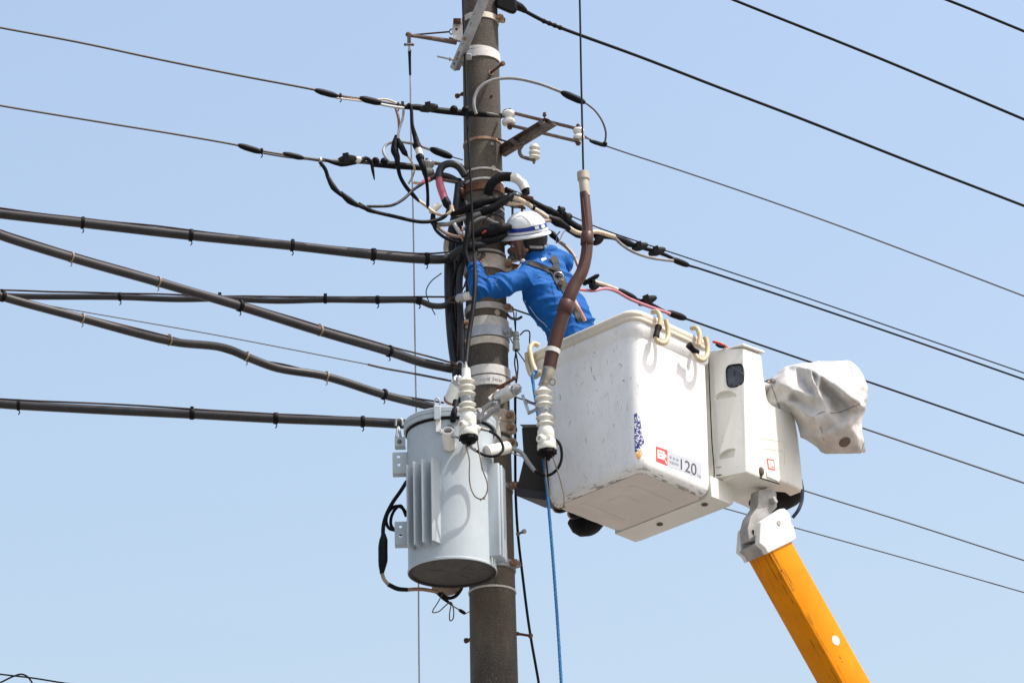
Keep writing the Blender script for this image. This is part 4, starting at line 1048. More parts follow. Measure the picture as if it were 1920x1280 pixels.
G().lathe(c0+Z*(zt+.034), c0+Z*(zt+.085), [(0,TR+.006),(.5,TR*.8),(.85,TR*.45),(1,.03)], n=48).build("lid", tpaint, tr, 50)
def surf(px, py, off=0.0):
    """place on the tank wall"""
    d = ray(px, py); ox, oy = CAM.x-TX, CAM.y-TY; A = d.x*d.x+d.y*d.y; B = ox*d.x+oy*d.y; C = ox*ox+oy*oy-(TR+off)**2
    D = max(B*B-A*C, 0); return CAM+d*((-B-math.sqrt(D))/A)
# fins: a bank of parallel hollow plates left-front, another right-back
def finbank(ang, n, gap, z0, z1, th, dep, dz=.0, name="cooling_fin"):
    d = Vector((math.sin(R(ang)), -math.cos(R(ang)), 0)); t = Vector((d.y, -d.x, 0)); t = Vector((math.cos(R(ang)), math.sin(R(ang)), 0))
    for k in range(n):
        off = (k-(n-1)/2)*gap; base = math.sqrt(max(TR*TR-off*off, 1e-6))-.012
        c = c0+t*off; g = G()
        r0, r1 = base, base+dep+.012
        sec = [c+d*r0-t*th/2, c+d*(r1-.008)-t*th/2, c+d*r1-t*(th/2-.006), c+d*r1+t*(th/2-.006), c+d*(r1-.008)+t*th/2, c+d*r0+t*th/2]
        g.loops([[p+Z*z for p in sec] for z in (z0+dz*k, z1+dz*k)])
        g.build(name, tpaint, tr, 40, bevel=.003)
zf0 = surf(800,1023).z; zf1 = surf(800,868).z
finbank(-35, 4, .060, zf0, zf1, .013, .075)
p = surf(921, 960)
finbank(74, 4, .040, V(935,1060,-.4).z, V(935,888,-.4).z, .020, .066)
# lifting eye on the rim
lu = G(); s = S(surf(820,800)); q = surf(820,773,.03)
lu.box(q-Z*.00, RT2*(6.5*s), FW*(5*s), Z*(14*s)); lu.build("lifting_lug", tpaint, tr, 40, bevel=.004)
g = G(); e = q+Z*(16*s)
g.tube([e+RT2*(5*s*math.cos(a))+Z*(10*s*math.sin(a)+3*s) for a in [i*math.pi/6 for i in range(13)]], 1.7*s, n=8, sub=2); g.build("lifting_eye", galv, tr, 50)
q = surf(822,797,.012); g = G(); g.box(q, RT2*(5*s), FW*(4*s), Z*(13*s)); g.prism([q+RT2*(5*s)+Z*(-6*s), q+RT2*(9*s)-Z*(14*s), q+RT2*(3*s)-Z*(17*s), q-RT2*(1*s)-Z*(12*s)], FW*(3*s)); g.build("latch", whitep, tr, 40, bevel=.002)
# bushing facing the camera with a cable plug, and one pointing right
A = surf(843,838,-.01); d = Vector((-.05,-.86,.50)).normalized(); B = A+d*.125
g = G(); r = 11.5*s; g.lathe(A, B, [(0,r*1.05),(.95,r),(1,r*.93),(1,r*.72),(.4,r*.7)], n=28, capB=True); g.build("bushing", whitep, tr, 45)
G().ball(B-d*.03, r*.55).build("cable_plug", mat("plug grey", (.10,.11,.12), None, .35), tr, 60)
line([(846,818,-.80),(854,819,-.80),(863,821,-.80)], 2.6).build("plug_lead", greyp, tr, 60)
A = V(913,847,-.60); B = V(953,838,-.52); d = (B-A).normalized(); r = 12*s
g = G(); g.lathe(A, B, [(0,r*1.06),(.03,r*1.06),(.06,r),(.96,r),(1,r*.9),(1,r*.6),(.7,r*.55)], n=28); g.build("bushing", whitep, tr, 45)
A = surf(851,752,.04); 
line([(855,752,-.66),(851,776,-.70),(849,789,-.71)], [6,6,5.5], n=12).build("black_stub", dark, tr, 60)
g = G(); q = surf(846,798,.008)
for dx in (-3.2, 3.2): bolt(g, q+RT2*(dx*s)-Z*(.6*dx*s), (q-c0-Z*q.z), .008, .02)
g.build("nameplate_bolt", galv, tr, 40)
# side brackets with square holes, left edge of the tank
def lugplate(name, x0, x1, y0, y1, Y, holes, hook=False):
    s = S(V(x0,y0,Y)); g = G()
    a = V(x0,y0,Y); b = V(x1,y1,Y); c = (a+b)/2
    hw = (x1-x0)/2*s; hh = (y1-y0)/2*s/math.cos(PITCH)
    g.box(c, Vector((hw,0,0)), Vector((0,.004,0)), Z*hh); o = g.build(name, tpaint, tr, 40, bevel=.001)
    if holes:
        ct = G()
        for (hx, hy, w, h) in holes: ct.box(V(hx,hy,Y), Vector((w*s/2,0,0)), Vector((0,.03,0)), Z*(h*s/2/math.cos(PITCH)))
        boolean(o, ct.build("cutter", dark, None, 0))
    g = G(); g.box(c-Z*(hh-.003)+Vector((0,.03,0)), Vector((hw,0,0)), Vector((0,.03,0)), Z*.003); g.box(c+Vector((-hw+.003,.03,0)), Vector((.003,0,0)), Vector((0,.03,0)), Z*(hh-.004))
    g.build("bracket_flange", tpaint, o, 40, bevel=.001)
    return o
lugplate("side_bracket", 736, 764, 848, 887, TY-.03, [(747,856,6,5),(748,871,5,5)])
lugplate("side_bracket", 740, 768, 978, 1020, TY-.03, [(751,987,5,5),(751,1004,5,5)])
o = lugplate("side_bracket", 740, 760, 819, 836, TY-.03, None)
g = G(); bolt(g, V(749,827,TY-.04), -Vector((0,1,0)), .010, .012); g.build("bolt", steelb, o, 40)
g = G(); g.tube([V(743,819,TY-.03), V(747,800,TY-.02), V(751,819,TY-.03)], 2.4*s, n=8, sub=4); g.tube([V(742,798,TY-.0), V(744,786,TY), V(753,786,TY), V(755,798,TY)], 2.2*s, n=8)
g.build("shackle", galv, o, 50)
G().ball(V(836,1102,TY+.33), .085, .085, .04).build("drain_cap", mat("drain tan", (.25,.19,.14), None, .7), tr, 60)

# leads round the cutouts and the tank
ll = thing("fuse_lead", "black lead looping from the left cutout round to its base", "lead", V(900, 803, -.78))
line([(893,800,-.78),(905,804,-.76),(917,807,-.75)], [5,3.6,2.8]).build("lead_boot", greyp, ll, 60)
line([(914,806,-.75),(930,815,-.74),(941,830,-.74),(943,843,-.75),(933,853,-.77),(917,855,-.78),(900,849,-.79),(892,843,-.80)], 2.7, n=10).build("lead", dark, ll, 60)
line([(894,845,-.80),(884,838,-.80),(877,832,-.80)], [3.6,3.8,2.5]).build("lead_boot", greyp, ll, 60)
lr = thing("fuse_lead", "grey and black lead from the right bushing to the right cutout", "lead", V(955, 840, -.52))
line([(950,840,-.52),(965,842,-.52),(978,849,-.53),(990,866,-.54),(1003,883,-.55)], [4,4,4.2,4.6,3.8], n=10).build("lead_boot", greyp, lr, 60)
line([(1001,881,-.55),(1015,890,-.56),(1030,890,-.57),(1044,880,-.57),(1052,864,-.57),(1053,846,-.57),(1049,831,-.57),(1042,824,-.56)], 2.8, n=10).build("lead", dark, lr, 60)
g = G()
g.tube([V(957,848,-.4), V(975,854,-.42), V(985,858,-.43)], 1.2*s, n=5); g.tube([V(985,748,-.45), V(998,754,-.5), V(1006,756,-.5)], 1.2*s, n=5); g.tube([V(986,754,-.45), V(998,757,-.5), V(1005,760,-.5)], 1.2*s, n=5)
g.build("binding_wire", steelb, lr, 50)
for P, lab in (([(873,832,-.82),(880,862,-.84),(880,895,-.85),(884,918,-.85),(893,932,-.86),(904,935,-.86),(912,925,-.86),(914,908,-.86),(905,880,-.85),(899,850,-.83),(895,825,-.81)], "string loop dangling from the left cutout against the tank"), ([(1022,848,-.57),(1023,885,-.58),(1027,918,-.59),(1036,944,-.6),(1046,953,-.6),(1055,951,-.6),(1058,938,-.6),(1052,905,-.59),(1041,870,-.58),(1034,848,-.57)], "string loop dangling from the right cutout against the bucket")):
    g = line(P, 1.25, n=6)
    p = V(*P[5][:2], P[5][2]); g.tube([p-RT2*.02, p, p+RT2*.012+UP2*.012], .004, n=5); g.tube([p-RT2*.012-UP2*.01, p, p+RT2*.02], .003, n=5)
    g.build("string_loop", strm, None, 60, label=lab, cat="string")
sc_ = thing("service_cable", "black cable with a fat splice hanging left of the transformer tank", "cable", V(757, 908, TY))
line([(762,903,TY+.12),(750,922,TY),(736,942,TY-.02),(724,966,TY-.02),(719,985,TY-.02),(718,1005,TY-.02)], 3.8, n=10).build("cable", dark, sc_, 60)
line([(764,965,TY+.06),(752,950,TY+.03),(738,950,TY),(727,962,TY),(724,978,TY),(730,990,TY),(742,994,TY),(752,1002,TY+.05)], 3.2, n=10).build("cable", dark, sc_, 60)
line([(762,968,TY+.1),(752,948,TY+.08),(742,953,TY+.05),(734,968,TY+.04),(733,983,TY+.04),(738,992,TY+.05)], 3.0, n=10).build("cable", dark, sc_, 60)
line([(719,1000,TY-.02),(719,1012,TY-.02),(718,1025,TY-.02),(718,1050,TY-.02),(717,1060,TY-.02),(716,1076,TY-.02)], [4,8,9,9,7.5,3.5], n=14).build("splice_sleeve", tape, sc_, 60)
line([(716,1072,TY-.02),(720,1085,TY-.02),(729,1096,TY-.02)], 3.6, n=10).build("cable", tan, sc_, 60); line([(728,1095,TY-.02),(745,1103,TY),(764,1105,TY+.02)], [4.2,4.4,4], n=10).build("splice_sleeve", tape, sc_, 60)
line([(762,1105,TY+.02),(790,1104,TY+.08),(822,1109,TY+.12)], 3.6, n=10).build("cable", tan, sc_, 60)
line([(818,1108,TY+.12),(832,1121,TY+.14),(848,1134,TY+.16)], [3.6,3.8,2], n=10).build("cable", dark, sc_, 60); line([(828,1112,TY+.12),(838,1120,TY+.2),(852,1118,TY+.3),(862,1108,TY+.36),(868,1095,TY+.4)], 3.4, n=10).build("cable", dark, sc_, 60)
g = line([(830,1112,TY+.1),(822,1127,TY+.1),(811,1147,TY+.1),(822,1146,TY+.1),(836,1134,TY+.12),(845,1128,TY+.12),(850,1140,TY+.12),(849,1160,TY+.12),(844,1163,TY+.12),(843,1150,TY+.12),(846,1132,TY+.12)], 1.2, n=6)
g.build("loose_wire", steelb, sc_, 60)
line([(844,1132,TY+.16),(855,1139,TY+.2),(862,1143,TY+.22)], 1.2, n=6).build("loose_wire", steelb, sc_, 60); sleeve(sc_, [(860,1142,TY+.22),(873,1150,TY+.25)], 3.4); line([(872,1150,TY+.25),(880,1146,TY+.3)], 1, n=5).build("loose_wire", steelb, sc_, 60)

# ceramic fuse on its wire and the black twin lead down the pole's right side
cf = thing("inline_fuse", "small ceramic inline fuse hanging on thin wires right of the pole", "fuse", V(967, 640, -.1))
s = S(V(967,640,-.1)); g = G()
g.lathe(V(967,622,-.1), V(968,656,-.1), [(0,4*s),(.06,6*s),(.25,6.5*s),(.3,4.8*s),(.42,6.6*s),(.5,5*s),(.6,6.4*s),(1,7*s)], n=16); g.build("ceramic_body", porcg, cf, 45)
line([(963,585,-.08),(965,605,-.09),(967,624,-.1)], 1.2, n=6).build("lead", wired, cf, 60); line([(968,585,-.08),(967,605,-.09),(967,624,-.1)], 1.1, n=6).build("lead", wired, cf, 60)
line([(975,628,-.1),(984,620,-.1),(992,621,-.1),(993,640,-.1),(993,655,-.1)], 1.4, n=6).build("lead", wired, cf, 60)
line([(968,655,-.1),(965,680,-.1),(968,700,-.12),(967,718,-.2)], 1.5, n=6).build("lead", wired, cf, 60); line([(966,655,-.1),(971,685,-.1),(970,705,-.12),(968,718,-.2)], 1.5, n=6).build("lead", wired, cf, 60)
line([(957,634,-.1),(968,655,-.09),(982,675,-.05),(993,695,0),(998,720,.05)], 1.1, n=6).build("lead", wired, cf, 60)
line([(950,588,-.12),(958,596,-.12),(970,598,-.1),(978,594,-.08)], 2.6, n=8).build("stub_cable", cabl, cf, 60)
P = [(966,720,.0),(966,770,.02),(966,850,.03),(967,930,.03),(971,1000,.02),(980,1080,.0),(990,1160,-.02),(997,1205,-.03),(1005,1250,-.03),(1011,1286,-.03)]
pts = PX(P); pts += [pts[-1]+Vector((.10,0,-1.2)), Vector((pts[-1].x+.15, -.1, 1.0))]
G().tube(pts, 2.5*S(pts[0]), n=8).build("down_lead", wired, None, 60, label="loose black lead trailing down the pole's right side below the transformer", cat="wire")

# ================================================================== BUCKET
BM = Matrix(((.73383115,.67924431,-.01090898),(-.67787026,.73321068,.053796),(.04453921,-.03208231,.99849236)))
B0 = Vector((.72258575,-.75,9.97920844))
ba = BM @ Vector((-1,0,0)); bb = BM @ Vector((0,1,0)); bc = BM @ Vector((0,0,1))
LA, LB, LH = .866, .725, 1.006
def BL(u, v, w): return B0+ba*u+bb*v+bc*w
def loc(P): d = P-B0; return d.dot(ba), d.dot(bb), d.dot(bc)
def rrect(ins, w, r, n=7, u0=0, u1=LA, v0=0, v1=LB, r2=None):
    u0 += ins; u1 -= ins; v0 += ins; v1 -= ins; L = []
    q2 = r if r2 is None else r2
    for (cu, cv, s0, r) in ((u0+r, v0+r, 180, r),(u1-r, v0+r, 270, r),(u1-q2, v1-q2, 0, q2),(u0+q2, v1-q2, 90, q2)):
        for k in range(n):
            a = R(s0+90*k/(n-1)); L.append(BL(cu+r*math.cos(a), cv+r*math.sin(a), w))
    return L
bk = thing("bucket", "white insulated work bucket with scuffed sides and 120 sticker", "bucket", BL(LA/2, LB/2, -LH), rot=BM)
g = G()
g.loops([rrect(i, w, r, r2=.028) for i, w, r in ((.115,-1.010,.05),(.085,-1.004,.06),(.066,-.990,.07),(.055,-.965,.075),(.050,-.93,.08),(.043,-.60,.08),(.036,-.165,.08),(.034,-.152,.08),(.020,-.135,.08),(.016,-.066,.08),(.020,-.03,.08),(.046,-.02,.06),(.062,-.10,.06),(.080,-.93,.06))], True, True)
shell = g.build("shell", shellm, bk, 45, fix=True)
g = G(); g.loops([rrect(i, w, r) for i, w, r in ((.016,-.072,.085),(.006,-.066,.09),(.002,-.052,.09),(.005,-.044,.09),(-.001,-.036,.09),(-.003,-.022,.09),(.002,-.008,.09),(.014,.0,.085),(.032,-.001,.08),(.044,-.012,.07),(.046,-.045,.07),(.034,-.07,.075))], closed=True)
g.build("rim", rimm, bk, 60, fix=True)
# underside: raised panel and long ribs
def plate(name, u0, u1, v0, v1, w, th, m, r=.03, parent=bk, bevel=.004):
    g = G(); g.loops([rrect(0, w+q, r, 5, u0, u1, v0, v1) for q in (0, -th)]); return g.build(name, m, parent, 40, bevel=bevel, fix=True)
plate("underside", .10, LA-.10, .10, LB-.075, -1.0095, .0015, floorm, .04, bevel=0)
plate("underside_rib", .25, .30, .20, .56, -1.0108, .0022, floorm, .02); plate("underside_rib", .62, .67, .18, .56, -1.0108, .0022, floorm, .02)
plate("underside_pad", .38, .54, .26, .46, -1.0108, .002, floorm, .06)
# mounting skirt beyond the seam, along the right end of the bucket
g = G(); sv0 = LB-.055
g.loops([[BL(u, v, w) for u, v, w in ((.050,sv0+.006,w0),(.050,sv0+.20-i,w0),(.065+i,sv0+.225-i,w0),(LA-.08,sv0+.225-i,w0),(LA-.05,sv0+.19,w0),(LA-.05,sv0+.006,w0))] for w0, i in ((-.875,0),(-.95,0),(-.985,.004),(-1.002,.02),(-1.006,.04))])
g.build("mounting_skirt", boxm, bk, 40, fix=True)
for (x, y) in ((1321,945),(1237,982)):
    q = VP(x, y, BL(0,0,-1.008), bc); G().lathe(q-bc*.001, q-bc*.006, [(0,.020),(.9,.019),(1,.012)], n=18).build("drain_plug", tdark, bk, 40)
g = G(); g.tube([VP(x, y, BL(.031+.012*k,0,0), ba) for k, (x, y) in enumerate(((1328,652),(1331,740),(1335,830),(1339,890)))]+[VP(1333,928,BL(.058,0,0),ba)], .0035, n=6); g.build("seam_gap", dark, bk, 50)
for Pq in (((1116,689),(1118,694),(1119.5,700)),((1122,704),(1124,709),(1125,713)),((1160,684),(1164,683),(1166,686),(1162,688)),((1047,740),(1049,745),(1048,752)),((1138,590),(1142,592))):
    pass
# control housing with toe steps
U = -.13
nU = ba
def hp(x, y): return VP(x, y, BL(U,0,0), ba)
cham_lo = loc(VP(1343, 892, BL(.045,0,0), ba)); cham_hi = loc(VP(1336, 656, BL(.03,0,0), ba))
poly = [(1393,651),(1428,664),(1432,700),(1438,742),(1441,752),(1448,759),(1480,771),(1488,776),(1492,786),(1497,815),(1503,868),(1507,914),(1506,922),(1494,914),(1478,907),(1463,901),(1461,907),(1430,898),(1398,885)]
g = G(); g.prism([hp(*q) for q in poly], ba*.40)
housing = g.build("control_housing", boxm, bk, 40, bevel=.014, seg=3)
top1 = loc(hp(1393,651)); bot1 = loc(hp(1398,885))
g = G()
g.loops([[BL(.30, cham_hi[1]+.004, wt), BL(.036, cham_hi[1]+.004, wt+dw), BL(U+.002, v1, wv), BL(.30, v1+.05, wt)] for wt, dw, v1, wv in ((cham_lo[2], 0, bot1[1]+.003, bot1[2]+.004), (cham_hi[2]-.004, .0, top1[1]+.003, top1[2]-.003))])
step = g.build("step_panel", boxm, bk, 40, fix=True)
# toe pockets and the gauge window are cut into the step panel
ct = G()
pn = (BL(U, top1[1], -.4)-BL(.036, cham_hi[1], -.4)); pn = pn.cross(bc).normalized()
if pn.dot(CAM-BL(0,.7,-.4)) < 0: pn = -pn
pp0 = BL(.036, cham_hi[1]+.004, -.4); pt = (BL(U, top1[1], -.4)-BL(.036, cham_hi[1], -.4)).normalized()
def sp(x, y, off=0.0): return VP(x, y, pp0, pn)+pn*off
for (x0, x1, y0, y1) in ((1337,1383,731,747),(1344,1390,841,860)):
    a, b = sp(x0,y1), sp(x1,y1); c = (a+b)/2; w = (b-a).length/2; h = (sp((x0+x1)/2,y0)-sp((x0+x1)/2,y1)).length
    L = []
    for dep in (.02, -.03):
        k = 1 if dep > 0 else .8
        L.append([c+pt*(w*k*math.cos(q))+bc*(h*k*math.sin(q))+pn*dep-bc*(0 if dep > 0 else -.004) for q in [math.pi*i/12 for i in range(13)]])
    ct.loops(L)
L = []
wc = sp(1379,704); ww, wh = 17*S(wc), 21*S(wc)/math.cos(PITCH)
for dep in (.03, -.05): L.append([wc+pt*(math.copysign(abs(math.cos(q))**.5, math.cos(q))*ww)+bc*(math.copysign(abs(math.sin(q))**.5, math.sin(q))*wh)+pn*dep for q in [2*math.pi*i/24 for i in range(32)]])
ct.loops(L)
cutr = ct.build("cutter", dark, None, 0, fix=True); boolean(step, cutr)
ct = G(); ct.loops(L); boolean_done = ct.build("cutter", dark, None, 0, fix=True)
hb_ = housing.modifiers.get("bevel"); boolean(housing, boolean_done); 
b_ = housing.modifiers.new("bevel", 'BEVEL'); b_.width = .010; b_.segments = 2; b_.limit_method = 'ANGLE'; b_.angle_limit = R(40)
G().box(wc-pn*.008, pt*ww*1.0, bc*wh*1.0, pn*.002).build("gauge_plate", glass, bk, 0)
g = G()
for dx, dy in ((-.1,.35),(-.1,.12),(-.5,-.75),(.5,-.75)): g.lathe(wc+pt*(ww*dx)+bc*(wh*dy)-pn*.006, wc+pt*(ww*dx)+bc*(wh*dy)-pn*.004, [(0,.005),(1,.005)], n=10)
g.build("gauge_hole", dark, bk, 40)
g = G()
L = [[wc+pt*(math.copysign(abs(math.cos(q))**.5, math.cos(q))*(ww+e))+bc*(math.copysign(abs(math.sin(q))**.5, math.sin(q))*(wh+e))+pn*d for q in [2*math.pi*i/32 for i in range(32)]] for e, d in ((.004,.0),(.003,.004),(-.002,.004),(-.003,-.03))]
g.loops(L, False, False); g.build("window_seal", dark, bk, 40, fix=True)
# lid flange on the housing
g = G(); q = [hp(1393,648), hp(1430,662)]
g.prism([BL(.05, cham_hi[1]+.03, top1[2]+.004), BL(U-.012, top1[1]-.01, top1[2]+.006), hp(1430,662)-ba*.012+bb*.006, BL(.34, loc(hp(1430,662))[1]+.006, loc(hp(1430,662))[2]), BL(.34, cham_hi[1]+.03, top1[2]+.004)], bc*.014)
g.build("lid", boxm, bk, 40, bevel=.003)
# painted shadow line and torn bracket at the bottom of the housing, red warning sticker
hb2 = bvh_of(housing)
g = G(); q = hp(1426,884); s = S(q); g.ball(q-ba*.004, 6*s, 4*s, 9*s); g.ball(q+ba*.0-bc*.02, 4*s, 3*s, 5*s); g.build("rust_scar", mat("rust scar", (.20,.15,.13), (.05,.035,.03), .9, 0, 60, .6), bk, 60)
g = G(); g.box(hp(1448,893)-ba*.004, bb*(18*s), ba*.003, bc*(6*s)); g.build("edge_patch", boxm, bk, 40, bevel=.002)
drape(hb2, [(1437,859),(1451,862),(1453,882),(1440,879)], .0015, "warning_sticker", redp, bk, 6); drape(hb2, [(1439,862),(1449.5,864),(1451.3,879.5),(1441.2,877)], .0025, "sticker_face", whit, bk, 6)
g = G(); P = [hit(hb2, x, y, .0032) for x, y in ((1440.5,871),(1443,867),(1445,872),(1448,874),(1450,877))]; g.tube(P, .0012, n=4, sub=2); P = [hit(hb2, x, y, .0032) for x, y in ((1444,875),(1449,876.5))]; g.tube(P, .0012, n=4); g.build("sticker_drawing", redp, bk, 0)
g = G()
for Pq in (((1425,822),(1470,828),(1471,872)),((1424,822),(1420,870)),((1430,840),(1468,846))):
    P = [hit(hb2, x, y, .0006) for x, y in Pq]; g.tube(P, .0007, n=4, sub=1)
g.build("sticker_outline", mat("old glue", (.42,.33,.26), None, .7), bk, 0)
g = G(); g.tube([sp(1343,876,.001), sp(1370,873,.001), sp(1396,868,.001)], .0022, n=5, sub=2); g.build("base_shadow_line", mat("shadow line tone", (.22,.20,.16), (.10,.09,.07), .9, 0, 60), bk, 0)  # thin dark strip painted in as the shadow line above the base
g = G(); g.tube([sp(1343,891,.0), sp(1396,884.5,.002), hp(1430,897.5)-ba*.002, hp(1461,907)-ba*.002], .0035, n=6, sub=1); g.build("base_gap", dark, bk, 0)
# black turntable under the housing
cen = V(1449, 921, .25); g = G()
g.lathe(cen+bc*.06, cen-bc*.10, [(0,.185),(.35,.19),(.75,.165),(1,.10)], n=36); g.build("turntable", dark, bk, 40)
line([(1505,918,-.05),(1503,940,-.06),(1496,957,-.07),(1486,970,-.06)], 3.4).build("hose", mat("navy hose", (.02,.025,.05), None, .4), bk, 60)
# prints on the bucket's right face
sb = bvh_of(shell)
g = G()
for Pq, r in ((((1107,686),(1109,692),(1110,699)),.0022),(((1112,703),(1115,709),(1117,714)),.002),(((1159,685),(1163,682),(1166,686),(1162,689)),.0016),(((1049,738),(1051,744),(1050,751)),.0018),(((1113,661),(1115,661)),.0025),(((1168,713),(1171,714)),.003),(((1078,633),(1082,633)),.0025),(((1087,724),(1092,718),(1096,716)),.001),(((1140,735),(1136,742),(1134,745)),.0012),(((1066,800),(1069,792),(1070,786)),.001),(((1150,800),(1152,794)),.0012),(((1130,830),(1133,822)),.001)):
    P = [hit(sb, x, y, .0002) for x, y in Pq]
    if all(p is not None for p in P): g.tube(P, [r*.4]+[r]*(len(P)-2)+[r*.4] if len(P) > 2 else r, n=5, sub=3)
g.build("gouge", mat("gouge grey", (.10,.10,.10), (.05,.05,.05), .8), bk, 0)
drape(sb, [(1229.5,836),(1251,843.5),(1251,873),(1230,864.5)], .0012, "load_sticker", redp, bk, 5)
drape(sb, [(1232,842),(1245.5,846.5),(1246,851),(1249,852.5),(1249,858),(1246,858),(1246,862.5),(1232.3,858)], .002, "sticker_face", whit, bk, 5)
for k in range(3): drape(sb, [(1235+k*2.8,846.4+k*.9),(1236.9+k*2.8,847+k*.9),(1236.9+k*2.8,849+k*.9),(1235+k*2.8,848.4+k*.9)], .0026, "sticker_mark", redp, bk, 3)
drape(sb, [(1236,853),(1240,854.4),(1240,856.2),(1236,854.8)], .0026, "sticker_mark", redp, bk, 3)
drape(sb, [(1247.5,861),(1250,867),(1249,870.5),(1246.5,863.5)], .0024, "sticker_mark", whit, bk, 3)
drape(sb, [(1251.5,845),(1315,868),(1315,897.5),(1251.5,873)], .0012, "load_plate", stick, bk, 6)
lettering(sb, "120", ((1276,859.5),(1305.5,870),(1305.5,892),(1276,880)), .0024, "lettering", inkm, bk)
lettering(sb, "kg", ((1307,887),(1313.5,889.5),(1313.5,896),(1307,893.5)), .0024, "lettering", inkg, bk)
lettering(sb, "積 載 量", ((1254.5,853.5),(1272,860),(1272,865.5),(1254.5,859)), .0024, "lettering", inkg, bk)
lettering(sb, "積載荷重", ((1254.5,862.5),(1272,869),(1272,874),(1254.5,867.5)), .0024, "lettering", inkg, bk)
drape(sb, [(1189,776),(1195,773),(1199,782),(1203,800),(1205,818),(1208,826),(1207,834),(1199,845),(1190.5,849)], .0015, "worn_paint", bluep, bk, 4)
drape(sb, [(1190.5,848),(1204,842),(1204,852),(1198,863),(1192.5,853)], .0022, "worn_paint", yelp, bk, 4)
# red strap and black buckle at the far rim corner
g = line([(1336,640,-.2),(1346,643,-.2),(1356,647,-.2),(1364,652,-.15)], [2.5,3.5,3.5,2.5]); g.build("red_handle", redt, bk, 60)
line([(1343,645,-.22),(1349,649,-.22),(1357,650,-.2)], 3).build("buckle", dark, bk, 50)

# hooks over the rim
def on_face(x, y, off): return VP(x, y, BL(-off,0,0), ba)
def hook(label, up, lo, wrap, face, Yofs):
    t = thing("rim_hook", label, "hook", face(*lo[0], .02), "resin hooks hung on the bucket rim")
    s = S(face(*lo[0], .02))
    for P, nm in ((up, "hook_top"), (lo, "hook_bend")):
        pts = [face(x, y, o) for (x, y), o in zip(P, Yofs[nm])]
        G().tube(pts, 4.8*s, n=12, sub=6).build(nm, hookm, t, 60)
    if wrap:
        pts = [face(x, y, .04) for x, y in wrap]; G().tube(pts, [7*s, 5.5*s, 6.5*s], n=10).build("tape_wrap", tape, t, 50)
    return t
OF = {"hook_top": (-.03,.02,.035,.035), "hook_bend": (.035,.045,.05,.05,.045,.04)}
hook("beige hook with black wrap nearer the bucket's front corner", ((1224,585),(1233,585),(1238,597),(1236,615)), ((1229,632),(1234,641),(1245,643),(1252,633),(1252,615),(1248,600)), ((1235,612),(1232,621),(1230,632)), on_face, OF)
hook("beige hook with black wrap beside the control housing", ((1297,615),(1307,616),(1312,630),(1310,648)), ((1303,663),(1308,672),(1318,675),(1326,664),(1326,645),(1322,632)), ((1291,646),(1299,655),(1307,661)), on_face, OF)
def on_left(x, y, off): return VP(x, y, BL(0,-off,0), bb)
hook("beige twin hook at the bucket's left end holding the blue rope", ((1010,648),(1001,644),(994,652),(998,680),(1006,700)), ((988,663),(990,685),(996,702),(1004,706),(1010,700),(1012,694)), None, on_left, {"hook_top": (-.03,.0,.03,.04,.045), "hook_bend": (.02,.04,.05,.055,.055,.05)})
rp_ = G(); P = [(1006,697,-.30),(1000,701,-.33),(1000,720,-.35),(1006,760,-.40),(1013,810,-.47),(1018,850,-.50),(1025,910,-.5),(1033,1000,-.5),(1040,1090,-.5),(1047,1190,-.5),(1053,1290,-.5)]
Q = catmull(PX(P), 20); Q += [Q[-1]+Vector((.03*k, 0, -.5*k)) for k in range(1, 12)]
# three strands laid together
Ls = [0]
for a_, b_2 in zip(Q, Q[1:]): Ls.append(Ls[-1]+(b_2-a_).length)
Qd = [];
i = 0; tot = min(Ls[-1], 2.6); nst = 340
for k in range(nst):
    dd = tot*k/(nst-1)
    while i+2 < len(Ls) and Ls[i+1] < dd: i += 1
    Qd.append((Q[i].lerp(Q[i+1], (dd-Ls[i])/max(Ls[i+1]-Ls[i], 1e-6)), dd))
for st in range(3):
    rp_.tube([q+RT2*(.0048*math.cos(dd*190+st*2.094))+FW*(.0048*math.sin(dd*190+st*2.094)) for q, dd in Qd], .0058, n=6, sub=1)
rp_.tube([q for q in Q if q.z < Qd[-1][0].z+.02], .0095, n=8, sub=1)
rp_.build("rope", blue, None, 60, label="bright blue rope hanging from the twin hook to below the view", cat="rope")
g = G(); s = S(V(1005,700,-.3)); g.ball(V(1006,697,-.31), 6*s, 5*s, 4*s); g.ball(V(1000,703,-.33), 4*s); g.build("rope_knot", blue, None, 60, label="blue rope knot tied on the twin hook", cat="knot")

# tool pouch on the far left side of the bucket, tool bag under it
pv = thing("tool_pouch", "tall black open tool pouch hung on the bucket's left end", "tool pouch", V(1000, 930, -.1))
Yp = -.09; dpt = bb*.26
poly = [(977,800),(1012,800),(1024,860),(1030,936),(966,926),(968,915),(981,860)]
g = G(); g.prism([V(x,y,Yp) for x, y in poly], dpt); g.build("pouch_body", mat("pouch cloth", (.030,.027,.024), (.018,.016,.015), .85, 0, 50, .2), pv, 40, bevel=.008)
g = G(); g.prism([V(x,y,Yp-.006) for x, y in ((973,795),(1012,795),(1012,801),(980,801))], dpt+Vector((0,.01,0))); g.build("pouch_lip", mat("pouch lip", (.11,.10,.08), None, .7), pv, 40, bevel=.003)
g = G(); g.prism([V(x,y,Yp-.008) for x, y in ((967,914),(1028,922),(1030,938),(965,928))], dpt+Vector((0,.012,0))); g.build("pouch_base", mat("pouch base", (.012,.012,.022), None, .5), pv, 40, bevel=.004)
q = V(1103, 980, .35); s = S(q); g = G(); g.lathe(q+Z*.05-RT2*.02, q-Z*.06+RT2*.03, [(0,36*s),(.5,35*s),(.8,28*s),(1,14*s)], n=20)
g.build("tool_bag", dark, None, 50, label="round black bag bottom peeking out beneath the bucket", cat="bag")

